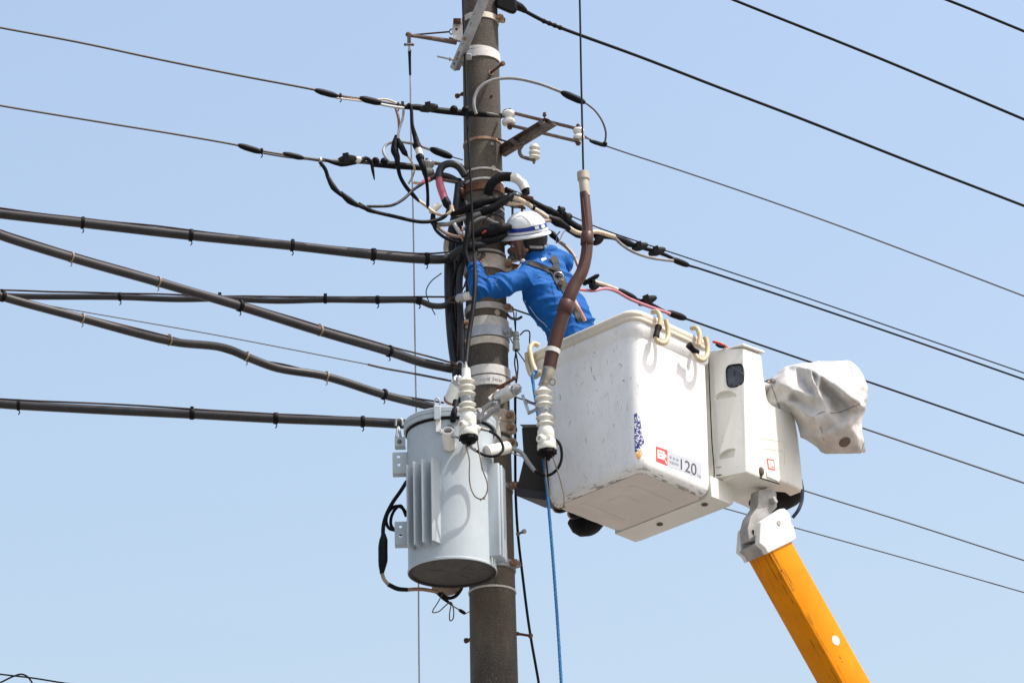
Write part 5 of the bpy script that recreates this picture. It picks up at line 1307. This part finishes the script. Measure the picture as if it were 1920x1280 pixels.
# ================================================================== TARPAULIN BAG
def bg(cx, cy): return 1420+cx*.15625, 660+cy*.15625
OUT = [(80,350),(180,305),(265,235),(355,160),(500,132),(640,120),(820,108),(1000,98),(1095,90),(1160,130),(1215,190),(1265,270),(1310,350),(1335,430),(1325,530),(1305,610),(1290,690),(1265,790),(1255,880),(1258,970),(1280,1080),(1300,1195),(1240,1203),(1160,1205),(1020,1212),(830,1215),(770,1195),(720,1150),(620,1080),(520,1020),(490,900),(440,790),(350,720),(270,690),(140,640),(100,540),(88,440)]
INN = [(470,172,.10),(640,200,.20),(760,280,.235),(900,390,.26),(1060,510,.28),(1225,615,.25),(1262,650,.20),(850,190,.12),(1050,230,.15),(1180,400,.16),(1090,150,.05),
 (690,300,.17),(800,430,.14),(950,570,.15),(1100,690,.16),(1200,730,.11),(660,330,.215),(720,440,.235),(770,560,.24),(840,720,.24),(925,865,.20),(430,250,.11),(540,340,.095),(640,470,.14),
 (230,340,.09),(350,260,.115),(280,400,.15),(420,450,.18),(560,500,.205),(700,545,.215),(200,480,.07),(300,470,.10),(450,560,.12),(600,620,.15),(710,660,.18),(250,590,.10),(340,585,.145),(480,660,.175),(620,780,.195),(755,885,.20),
 (300,660,.05),(450,770,.07),(600,900,.09),(670,1010,.10),(770,980,.175),(800,1090,.12),(960,980,.19),(1000,905,.205),(1120,860,.20),(1050,1080,.13),(1180,980,.15),(1190,1120,.09),(700,780,.21),(1000,760,.165)]
bgY = loc(hp(1470,760)); by = hp(1455,760).y+.16
pts2 = [Vector(p) for p in OUT]+[Vector(p[:2]) for p in INN]
def dome(q):
    e = min((Vector(q)-(Vector(OUT[i-1])).lerp(Vector(OUT[i]), max(0, min(1, geometry.intersect_point_line(Vector(q), Vector(OUT[i-1]), Vector(OUT[i]))[1])))).length for i in range(len(OUT)))
    return .27*math.sqrt(1-math.exp(-e/170))
dep = [0]*len(OUT)+[p[2]*.95 for p in INN]
rt = geometry.delaunay_2d_cdt(pts2, [], [list(range(len(OUT)))], 1, 1e-4)
bm = bmesh.new(); fr = []; bkv = []
ctr = V(*bg(720,640), by)
for i, q in enumerate(rt[0]):
    src = rt[3][i][0] if rt[3][i] else 0
    dd = dep[src]; P = V(*bg(q.x, q.y), by - dd*1.3)
    fr.append(bm.verts.new(P))
    if src < len(OUT): bkv.append(fr[-1])
    else:
        Pb = V(*bg(q.x, q.y), by + .02+.8*dd*(.7+.3*noise.noise(Vector((q.x*.004, q.y*.004, 2))))); bkv.append(bm.verts.new(Pb))
for f in rt[2]:
    try: bm.faces.new([fr[i] for i in f])
    except ValueError: pass
    try: bm.faces.new([bkv[i] for i in reversed(f)])
    except ValueError: pass
bmesh.ops.recalc_face_normals(bm, faces=bm.faces)
bmesh.ops.subdivide_edges(bm, edges=bm.edges, cuts=3, use_grid_fill=True)
inn = []
OV = [Vector(bg(*q)) for q in OUT]
def edge_d(c):
    q = Vector(proj(c)); return min(geometry.intersect_point_line(q, OV[i-1], OV[i])[0].to_2d() and (q-(lambda a,b,t: a.lerp(b, max(0,min(1,t))))(OV[i-1], OV[i], geometry.intersect_point_line(q, OV[i-1], OV[i])[1])).length for i in range(len(OV)))
inn = [v for v in bm.verts if edge_d(v.co) > 3.0]
bmesh.ops.smooth_vert(bm, verts=inn, factor=.4, use_axis_x=True, use_axis_y=True, use_axis_z=True)
bm.normal_update()
for v in bm.verts:
    w1 = noise.noise(v.co*3.0)*1.5
    r1 = max(0, 1-abs(noise.noise(v.co*4.2+Vector((w1, 0, w1))))*3.0)**1.5
    r2 = max(0, 1-abs(noise.noise(Vector((v.co.x*6-v.co.z*5, v.co.y*4, v.co.z*9+v.co.x*4))+Vector((w1, 4, 0))))*3.0)**1.5
    v.co += v.normal*(.005*r1+.006*r2-.003)
g = G(); bm.verts.index_update(); g.v = [v.co.copy() for v in bm.verts]; g.f = [tuple(v.index for v in f.verts) for f in bm.faces]; bm.free()
bag = thing("tarpaulin_bag", "crumpled off-white tarpaulin bag tied behind the control housing", "tarpaulin", V(*bg(300,700), by))
cover = g.build("cover", tarpm, bag, 180)
ga = G(); ga.tube([hp(1425,730)+ba*.20, V(*bg(120,430), by+.0), V(*bg(420,520), by+.02), V(*bg(760,640), by)], [.05,.045,.05,.06], n=14); ga.build("tool_arm", greym, bk, 50)
tb = bvh_of(cover)
q = [bg(1048+73*math.cos(a)*math.cos(-.5)-55*math.sin(a)*math.sin(-.5)*.9, 1075+73*math.cos(a)*math.sin(-.5)+55*math.sin(a)*math.cos(-.5)) for a in [i*2*math.pi/20 for i in range(20)]]
drape(tb, q, .003, "round_patch", mat("patch brown", (.14,.10,.085), None, .7), bag, 3)
for Pq, r in (([(270,680),(235,580),(200,480),(170,400)], .0022),([(670,785),(740,740),(800,718),(890,730),(980,722),(1060,695),(1150,650),(1225,620)], .0018),([(1095,100),(1130,230),(1145,330),(1160,430),(1225,570)], .0011),([(755,890),(775,960),(800,1060)], .0014)):
    P = [hit(tb, *bg(*q), .002) for q in Pq]; P = [p for p in P if p is not None]
    if len(P) > 1: G().tube(P, r, n=6).build("cord" if r > .0012 else "seam", steelb, bag, 50)
g = G()
for k in range(7):
    P = [V(*bg(80+k*8+rng.uniform(-6,6), 340+rng.uniform(-10,25)), by-.09), V(*bg(140+k*10, 345+rng.uniform(-20,30)), by-.10), V(*bg(190+k*6, 360+rng.uniform(-15,40)), by-.10)]
    g.tube(P, .003, n=5)
g.build("cord_knot", steelb, bag, 50)

# ================================================================== BOOM
PH, EP = .672, .928
bt = Vector((math.cos(PH)*math.cos(EP), math.sin(PH)*math.cos(EP), -math.sin(EP)))
bs = Vector((-math.sin(PH), math.cos(PH), 0)); bn = bt.cross(bs)
if bn.z < 0: bn = -bn
RA = V(1444.7, 1039.2, -.16); WB, HB = .189, .215
boom = thing("boom", "orange-yellow telescopic boom with white tip bracket and round white dot", "boom", RA+bt*5, rot=Matrix((bt, bs, bn)).transposed() if Matrix((bt, bs, bn)).determinant() > 0 else Matrix((bt, -bs, bn)).transposed())
def bsec(q, e=0.0, r=.012):
    L = []
    for x, y in ((0,0),(WB,0),(WB,HB),(0,HB)):
        sx = 1 if x else -1; sy = 1 if y else -1
        o = RA+bt*q+bs*(x+sx*e)+bn*(y+sy*e)
        for k in range(3):
            a = {(-1,-1):(180,270),(1,-1):(270,360),(1,1):(0,90),(-1,1):(90,180)}[(sx,sy)]; aa = R(a[0]+(a[1]-a[0])*k/2)
            L.append(o - bs*(sx*r)-bn*(sy*r) + bs*(r*math.cos(aa))+bn*(r*math.sin(aa)))
    return L
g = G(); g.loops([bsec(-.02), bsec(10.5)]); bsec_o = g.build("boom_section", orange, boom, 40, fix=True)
q = VP(1567, 1200, RA, bs); G().lathe(q, q-bs*.002, [(0,9.6*S(q)),(1,9.6*S(q))], n=32).build("white_dot", whit, boom, 40)
# dark weathering along the lower edge: long thin chips of missing paint
g = G(); rg = random.Random(9)
for k in range(12):
    l = rg.uniform(.12, 1.0); u = abs(rg.gauss(0, .018))+.002; ln = rg.uniform(.015,.10); w = rg.uniform(.0008,.0022)
    if rg.random() < .5: c = RA+bt*l+bs*(u+.012)-bn*.0005; x = bs
    else: c = RA+bt*l+bn*(u*.5+.012)-bs*.0005; x = bn
    P = [c+bt*(ln*(i/4-.5))+x*rg.uniform(-.002,.002) for i in range(5)]
    g.tube(P, [w*.3,w,w*.8,w,w*.2], n=5, sub=2)
for (x, y) in ((1465,1069),(1482,1096),(1486,1104),(1575,1232),(1579,1240)):
    c = VP(x, y, RA, bs); g.box(c, bt*rg.uniform(.004,.012), bn*.003, bs*.0006)
g.build("paint_chip", mat("chip brown", (.16,.07,.02), (.06,.035,.02), .8, 0, 60), boom, 40)
# tip bracket: two cheek plates on a base, neck up to the turntable
NP = [(1427,977),(1444,966),(1464,953),(1472,952),(1480,961),(1487,980),(1492,1000),(1494,1008),(1489,1013),(1440,1037),(1435,1027),(1424,1018)]
g = G(); g.prism([VP(x, y, RA-bs*.012, bs)-bs*.012*0 for x, y in NP], bs*.045)
g.build("cheek_plate", whitep, boom, 40, bevel=.008, seg=3)
far = [VP(x, y, RA-bs*.012, bs)+bs*.175 for x, y in NP]
g = G(); g.prism(far, bs*.040); g.build("cheek_plate", whitep, boom, 40, bevel=.008, seg=3)
e0 = [VP(x, y, RA-bs*.012, bs) for x, y in ((1424,1018),(1435,1027),(1440,1037),(1470,1022),(1466,1003),(1430,1012))]
g = G(); g.prism([p+bs*.03 for p in e0], bs*.16); g.build("tip_base", greym, boom, 40, bevel=.006)
g = G()
for (x, y) in ((1460,980),): 
    c = VP(x, y, RA-bs*.012, bs); g.lathe(c, c-bs*.004, [(0,.017),(1,.015)], n=20)
g.build("pivot_pin", mat("pin grey", (.40,.38,.36), None, .5), boom, 40)
c = VP(1413, 1036, RA, bt); 
g = G(); 
for (x, y, r) in ((1413,1039,4.5),(1398,1040,5),(1390,1036,3)):
    c = VP(x, y, RA-bt*.03, bn); g.ball(c, r*S(c), r*S(c), r*S(c)*.8)
g.build("rust_pitting", mat("pitting", (.16,.11,.08), (.04,.035,.03), .9, 0, 50, .6), boom, 50)
nk = [(1405,1014),(1402,990),(1408,968),(1421,949),(1423,918),(1449,916),(1456,924),(1457,950),(1446,962),(1430,990),(1425,1014)]
g = G(); g.prism([VP(x, y, RA+bs*.075, bs) for x, y in nk], bs*.075); g.build("neck", greym, boom, 40, bevel=.003)
g = G(); c = VP(1450,938,RA+bs*.06,bs); g.box(c, bt*.02, bn*.012, bs*.02); g.build("neck_block", greym, boom, 40, bevel=.003)
g = G(); c = VP(1412,1000,RA+bs*.0745,bs); g.box(c, UP2*.022, RT2*.005, bs*.001); g.build("neck_slot", dark, boom, 40)

# ================================================================== WORKER
pel = V(1084,672,.05); wai = V(1068,612,.02); che = V(1030,548,-.01); nkb = V(1004,490,-.05)
Lsh = V(979,524,-.19); Lel = V(899,541,-.37); Lwr = V(890,503,-.235)
Rsh = V(1050,490,.10); Rel = V(1010,474,.33); Rwr = V(968,452,.13)
lat = (Lsh-Rsh).normalized()
up_h = Vector((-.12,-.53,.84)).normalized()
fh = Vector((-.95,.30,0)); fh = (fh-up_h*fh.dot(up_h)).normalized(); fh = (fh-up_h*.0).normalized()
rh = fh.cross(up_h)                            # his right
Hc = V(988,442,-.11)
spine = (nkb-pel).normalized(); back = lat.cross(spine)
if back.dot(CAM-che) < 0: back = -back
wk = thing("person", "lineman in blue jacket, white helmet and harness leaning from the bucket to the pole", "person", Vector((pel.x, pel.y, 8.98)))

def hand(g, w, d, n, side, inf=0.0, curl=35):
    """palm, four unequal bent fingers and a thumb; d points to the fingers, n out of the palm"""
    d = d.normalized(); n = (n-d*n.dot(d)).normalized(); x = d.cross(n)*side
    for k in (-1, -.33, .33, 1): g.cap(w+d*.012, w+d*.085+x*(.030*k)+n*.002, .021+inf, .0125+inf, 10)
    for k, (off, L) in enumerate(((-1,.066),(-.33,.078),(.33,.073),(1,.056))):
        p = w+d*.088+x*(.031*off); a = R(8+curl*.3)
        for seg, fr in enumerate((.45,.31,.24)):
            a += R(curl*(.7+.15*seg)); q = p+(d*math.cos(a)+n*math.sin(a))*(L*fr)+x*(.002*off)
            g.cap(p, q, .0098-.0008*seg+inf, .0092-.0008*seg+inf, 8); p = q
    p = w+d*.022-x*.026
    for dv, L in (((d*.55-x*.75+n*.3),.042),((d*.8-x*.35+n*.5),.030),((d*.85+n*.55),.024)):
        q = p+dv.normalized()*L; g.cap(p, q, .0125+inf, .0105+inf, 8); p = q
Ldir = (V(882,472,-.23)-Lwr); Ln = Vector((.15,.8,.1))
Rdir = (V(938,436,-.02)-Rwr); Rn = Vector((-.2,-.5,-.8))
# body: one continuous surface
g = G()
for a, b, ra, rb, hw0, hw1 in ((pel,wai,.105,.095,.07,.06),(wai,che,.095,.10,.06,.09),(che,nkb-spine*.05,.10,.065,.09,.10)):
    for k in (-1,-.4,.4,1): g.cap(a+lat*hw0*k, b+lat*hw1*k, ra, rb)
g.cap(Lsh, Lel, .052, .040); g.cap(Lel, Lwr, .040, .028); g.cap(Rsh, Rel, .052, .040); g.cap(Rel, Rwr, .040, .028)
g.cap(Lsh, nkb, .05, .05); g.cap(Rsh, nkb, .05, .05)
hb0 = Hc-up_h*.085-fh*.015
g.cap(nkb-spine*.03, hb0, .058, .055)
g.ball(Hc-up_h*.025-fh*.005, .100, .078, .112, X=fh, Y=rh, Z=up_h, n=20, m=14)
g.ball(Hc-up_h*.085+fh*.035, .062, .056, .062, X=fh, Y=rh, Z=up_h)
g.cap(Hc-up_h*.130+fh*.062, Hc-up_h*.075+fh*.062, .026, .040)
g.cap(Hc-up_h*.048+fh*.092, Hc-up_h*.072+fh*.112, .011, .014); g.ball(Hc-up_h*.076+fh*.100, .016, .017, .011, X=fh, Y=rh, Z=up_h)
g.cap(Hc-up_h*.100+fh*.083-rh*.018, Hc-up_h*.100+fh*.083+rh*.018, .010, .010)
for sg in (-1, 1):
    g.ball(Hc-up_h*.060+rh*(.078*sg)-fh*.005, .021, .009, .033, X=fh, Y=rh, Z=up_h); g.cap(Hc-up_h*.035+fh*.088+rh*.045*sg, Hc-up_h*.033+fh*.096+rh*.012*sg, .010, .010)
hipL, hipR = pel+lat*.085, pel-lat*.085
feet = []
for sg, hp_ in ((1, hipL), (-1, hipR)):
    fwd = -back; kn = Vector((hp_.x, hp_.y, (hp_.z+9.05)/2))+fwd*.04; an_ = Vector((hp_.x, hp_.y, 9.09))-fwd*.02
    g.cap(hp_, kn, .085, .055); g.cap(kn, an_, .055, .038); g.cap(an_-Z*.03, an_-Z*.05+Vector((fwd.x,fwd.y,0)).normalized()*.17, .04, .035); feet.append((hp_, kn, an_, fwd))
hand(g, Lwr, Ldir, Ln, 1); hand(g, Rwr, Rdir, Rn, -1)
body, _ = remesh(g, "body", skin, wk, .0065, 3)
# jacket
g = G()
for a, b, ra, rb, hw0, hw1 in ((pel-spine*.01,wai,.122,.108,.085,.075),(wai,che,.108,.118,.075,.10),(che,nkb-spine*.055,.118,.080,.10,.115)):
    for k in (-1,-.35,.35,1): g.cap(a+lat*hw0*k, b+lat*hw1*k, ra, rb)
g.cap(Lsh, Lsh.lerp(Lel,.5)-Z*.008, .074, .066); g.cap(Lsh.lerp(Lel,.5)-Z*.008, Lel, .066, .060); g.cap(Lel, Lel.lerp(Lwr,.75), .062, .048); g.cap(Lel.lerp(Lwr,.75), Lwr, .048, .043)
g.cap(Rsh, Rel, .080, .066); g.cap(Rel, Rwr, .062, .046)
g.cap(Lsh, nkb-spine*.01, .075, .066); g.cap(Rsh, nkb-spine*.01, .075, .066)
g.cap(nkb-spine*.02, nkb+(hb0-nkb)*.42, .078, .066)
g.tube([nkb+(hb0-nkb)*.30+(lat*math.cos(a_)+back*math.sin(a_))*.062-spine*.012*math.cos(a_*1) for a_ in [i*math.pi/8 for i in range(17)]], .017, n=8, sub=1)
def folds(p, n):
    # long soft pulls fanning from the shoulders and bunching at the elbow and waist
    armw = max(0, min(1, (nkb.x-.05-p.x)/.12))
    d1 = (Lsh-Lel).normalized(); e = (p-Lel).length
    qt = Vector((p.dot(lat)*3.2+p.dot(spine)*2.2, p.dot(spine)*9-p.dot(lat)*3.0, p.dot(back)*4))
    w = Z-d1*Z.dot(d1); qa = Vector((p.dot(d1)*13+p.dot(w)*7, p.dot(w)*4-p.dot(d1)*2, p.y*5))
    q = qt if armw < .5 else qa; fade = min(1, abs(armw-.5)*2.4)
    w1 = noise.noise(q*.5+Vector((0,0,5)))*1.2
    def fold(v): 
        r = 1-abs(noise.noise(v))*2.4; return max(r, 0)**1.7
    f1 = fold(q+Vector((w1, w1*.6, 3))); f2 = fold(q*1.9+Vector((w1, 7, w1)))
    waist = math.exp(-((p-wai).dot(spine)/.10)**2)
    elb = math.exp(-(e/.11)**2)*armw
    return p+n*(fade*(.017*f1*(1+.5*elb)+.0045*f2*(1+.8*waist))+.010*noise.noise(p*5)-.008)
jacket, _ = remesh(g, "jacket", jackm, wk, .0085, 5, folds)
jb = bvh_of(jacket)
g = G(); d = (Lwr-Lel).normalized(); g.tube([Lwr-d*.028, Lwr-d*.01, Lwr+d*.006], [.049,.050,.047], n=18)
g.build("cuff", jackm, wk, 50)
# trousers and boots inside the bucket
g = G(); g.cap(hipL, hipR, .115, .115); g.cap(pel+spine*.04+lat*.06, pel+spine*.04-lat*.06, .115, .115)
for hp_, kn, an_, fwd in feet: g.cap(hp_, kn, .105, .078); g.cap(kn, an_, .078, .062)
remesh(g, "trousers", trous, wk, .012, 4)
for hp_, kn, an_, fwd in feet:
    f2 = Vector((fwd.x, fwd.y, 0)).normalized(); g = G(); g.cap(an_, an_-Z*.045, .058, .052); g.cap(an_-Z*.045-f2*.03, an_-Z*.05+f2*.15, .050, .043)
    remesh(g, "boot", dark, wk, .012, 3)
for w, d, n, sd in ((Lwr, Ldir, Ln, 1), (Rwr, Rdir, Rn, -1)):
    g = G(); hand(g, w+d.normalized()*.012, d, n, sd, .0022); remesh(g, "glove", glove, wk, .0042, 2)
# hair, eyes
g = G(); g.ball(Hc-up_h*.020-fh*.014, .104, .085, .108, X=fh, Y=rh, Z=up_h, n=22, m=16)
keep = G()
hv = [p for p in g.v]; ok = [((p-Hc).dot(fh) < .012-.0 and (p-Hc).dot(up_h) > -.100) for p in hv]
ix = {}; 
for i, p in enumerate(hv):
    if ok[i]: ix[i] = len(keep.v); keep.v.append(p+(p-Hc).normalized()*(.004*noise.noise(p*60)))
keep.f = [tuple(ix[i] for i in f) for f in g.f if all(ok[i] for i in f)]
o = keep.build("hair", hair, wk, 60); sd = o.modifiers.new("solid", 'SOLIDIFY'); sd.thickness = .008; sd.offset = -1
for sg in (-1, 1):
    G().ball(Hc-up_h*.048+fh*.086+rh*.032*sg, .011).build("eye", whit, wk, 60)
# helmet
def hsurf(az, t, k=1.0):
    """az: 0 front; t: 0 at the lower edge .. 1 crown"""
    a = t*math.pi/2; cl_ = math.cos(a)**.82; sl2 = math.sin(a)
    rx, ry, rz = .136, .113, .138
    ridge = .005*math.exp(-((math.sin(az)*1.0)/.22)**2)*min(1, cl_*2) if abs(math.sin(az)) < .8 else 0
    side = .0045*math.exp(-(((abs(math.cos(az)))/.55)**4))*(1 if .28 < t < .62 else max(0, 1-abs(t-.45+(0))*5))
    kk = k+0.0
    return Hc+up_h*.012+fh*(rx*cl_*math.cos(az)*kk)+rh*((ry*cl_+side)*math.sin(az)*kk)+up_h*((rz*sl2+ridge*sl2)*kk)
hm = thing_ = None
NA = 64
g = G(); L = []
brim = [(.0,1.10,-.016),(.0,1.125,-.012),(.0,1.115,-.006),(.0,1.02,.006)]
for (t, k, dz) in brim:
    q = []
    for i in range(NA):
        az = 2*math.pi*i/NA; e = 1+(k-1)*(1.0+.75*max(0, math.cos(az))**3); q.append(hsurf(az, 0, e)+up_h*(dz-.010*max(0, math.cos(az))**2))
    L.append(q)
for j in range(0, 19): L.append([hsurf(2*math.pi*i/NA, .02+.97*j/18) for i in range(NA)])
inner = [[p-(p-Hc).normalized()*.006 for p in hsl] for hsl in ([hsurf(2*math.pi*i/NA, 0, .97) for i in range(NA)], [hsurf(2*math.pi*i/NA, .5, .95) for i in range(NA)])]
g.loops([inner[1], inner[0]]+L, True, True)
hel = g.build("helmet", helm, wk, 50, fix=True)
def hband(t0, t1, a0, a1, k, name, m, parent, n=48):
    g = G(); Ls = []
    for i in range(n+1):
        az = R(a0+(a1-a0)*i/n); Ls.append([hsurf(az, t0, k), hsurf(az, t1, k), hsurf(az, t1, .985), hsurf(az, t0, .985)])
    full = abs(a1-a0) >= 359
    g.loops(Ls[:-1] if full else Ls, closed=full); return g.build(name, m, parent, 40, fix=True)
hband(.125, .262, 0, 360, 1.008, "stripe", navy, hel, 72); hband(.035, .055, 0, 360, 1.008, "stripe", navy, hel, 72)
# pale marks on the stripe near the back, one with a green foot
def azpx(px):
    best = min(range(0, 720), key=lambda k: abs(proj(hsurf(R(k/2), .19))[0]-px) + (0 if (hsurf(R(k/2), .19)-Hc).dot(CAM-Hc) > 0 else 1e4)); return best/2
for x0, x1, m, t0, t1 in ((1003,1010.5,whit,.15,.245),(1003,1010.5,green,.135,.155),(1015,1021,whit,.14,.24),(1013.5,1015,green,.15,.2)):
    a0, a1 = sorted((azpx(x0), azpx(x1))); hband(t0, t1, a0, a1, 1.012, "helmet_mark", m, hel, 6)
g = G(); P = []
for i in range(17):       # moulded side arc
    q = math.pi*i/16; P.append(hsurf(-math.pi/2-math.cos(q)*.62+.1, .27+.42*math.sin(q), 1.0))
g.tube(P, .0035, n=6, sub=2)
P = [hsurf(-math.pi*.5-.95-.1*k, .3+.09*k, 1.0) for k in range(5)]; g.tube(P, .0025, n=6, sub=2)
P = [hsurf(a_, t_, 1.0) for a_, t_ in ((math.pi+.30,.30),(math.pi+.34,.55),(math.pi+.5,.78),(math.pi+1.1,.92))]; g.tube(P, .003, n=6, sub=4)
g.build("shell_rib", helm, hel, 60)
G().ball(hsurf(-math.pi*.5+.55, .33, 1.0), .0032).build("vent_pin", dark, hel, 60)
# nape strap with adjuster, chin strap
def hd(az, dz, k=1.0): return Hc+fh*(.106*k*math.cos(az)-.012)+rh*(.088*k*math.sin(az))+up_h*dz
g = G(); Ls = []
for i in range(25):
    az = R(100+160*i/24); dz = -.058-.020*math.sin(math.pi*i/24)
    Ls.append([hd(az, dz+.008, 1.03), hd(az, dz-.008, 1.03), hd(az, dz-.008, .99), hd(az, dz+.008, .99)])
g.loops(Ls); g.build("nape_strap", mat("strap grey", (.40,.38,.36), None, .6), wk, 40, fix=True)
p = hd(R(205), -.076, 1.04); d = (p-(Hc-up_h*.076)).normalized(); G().lathe(p-d*.002, p+d*.008, [(0,.012),(.8,.012),(1,.009)], n=16).build("adjuster_knob", mat("knob blue", (.08,.30,.50), None, .4), wk, 40)
p = hd(R(182), -.074, 1.04); d = (p-(Hc-up_h*.076)).normalized(); G().box(p, d*.003, up_h*.007, d.cross(up_h)*.008).build("strap_tag", mat("tag pink", (.55,.25,.20), None, .5), wk, 40)
g = G()
for P in ((hd(R(-80), -.02, 1.02), hd(R(-72), -.07, 1.02), Hc-up_h*.125+fh*.030-rh*.055, Hc-up_h*.158+fh*.055-rh*.012), (hd(R(-40), -.02, 1.03), Hc-up_h*.080+fh*.062-rh*.060, Hc-up_h*.135+fh*.06-rh*.045)):
    g.tube(P, .0048, n=6)
g.build("chin_strap", mat("strap dark grey", (.13,.13,.14), None, .7), wk, 50)
# harness webbing on the back
ribbon(jb, [(988,492),(998,494),(1012,499),(1025,505),(1036,510)], 9.5, .006, "harness_strap", strapm, wk)
ribbon(jb, [(1034,482),(1039,488),(1042,496),(1042,508)], 12, .006, "harness_strap", strapm, wk)
ribbon(jb, [(1036,500),(1042,512),(1049,526),(1056,540)], 19, .008, "harness_pad", strapm, wk, .006)
ribbon(jb, [(1055,538),(1066,556),(1076,574),(1083,590),(1088,602)], 12, .006, "harness_strap", strapm, wk)
for (x, y, w) in ((1032,506,9),(1044,511,11),(1040,519,11)):
    p = hit(jb, x, y, .014)
    if p: 
        a = RT2*.9+UP2*-.25; G().box(p, a.normalized()*(w*.0033), FW*.006, UP2*.006).build("strap_keeper", strapm, wk, 40, bevel=.004)
p = hit(jb, 1044, 522, .022)
if p:
    n = (CAM-p).normalized(); u = RT2*.95-UP2*.3; v = UP2*.95+RT2*.3
    G().tube([p+u*(.030*math.cos(a))+v*(.022*math.sin(a)) for a in [i*2*math.pi/14 for i in range(15)]], .0042, n=8, sub=2).build("d_ring", silver, wk, 60)
    p2 = hit(jb, 1048, 531, .02) or p
    g = G(); g.box(p2, u*.014, FW*.010, v*.018); g.build("hook_buckle", mat("buckle tan", (.24,.15,.10), None, .5), wk, 40, bevel=.004)
line([(1075,560,hit(jb,1075,562,.03).y if hit(jb,1075,562,.03) else -.2),(1083,575,-.16),(1090,588,-.14),(1097,602,-.12)], 3.6, n=10).build("lanyard", mat("lanyard salmon", (.58,.30,.22), None, .5), wk, 60)
seamm = mat("seam blue", (.002,.05,.20), None, .8)
for Pq in (((984,502),(1000,513),(1018,521),(1036,525)),((974,508),(972,522),(974,537),(971,548)),((1068,500),(1072,520),(1078,540)),((902,520),(915,524),(935,527),(955,530),(970,531)),((1034,530),(1040,560),(1046,590))):
    P = [hit(jb, *q, -.0004) for q in Pq]; P = [p for p in P if p]
    if len(P) > 2: G().tube(P, .0017, n=5, sub=4).build("seam", seamm, wk, 60)
# piping and tag on the jacket
for Pq in (((970,549),(975,556),(984,563),(993,575),(1002,588),(1010,598),(1020,606),(1030,618)), ((974,572),(978,583),(985,594),(996,606)), ((932,521),(929,528),(932,536),(940,545))):
    P = [hit(jb, *q, .001) for q in Pq]; P = [p for p in P if p]
    if len(P) > 2: G().tube(P, .0016 if Pq[0][0] != 932 else .001, n=5).build("piping", whit if Pq[0][0] == 970 else mat("piping grey", (.25,.32,.42), None, .6), wk, 60)
drape(jb, [(1014,485),(1023,482),(1025,486),(1016,490)], .0015, "reflective_tag", whit, wk, 3)
# tool clipped at his chest
g = G(); a = V(964,515,-.16); b = V(981,491,-.16); s = S(a); g.tube([a, b], [3*s,4*s], n=10); g.ball(V(980,490,-.17), 6*s); g.tube([V(957,521,-.15), V(968,505,-.16)], 2.4*s); g.build("hand_tool", silver, None, 50, label="chrome hand tool between the worker's chest and the pole", cat="tool")
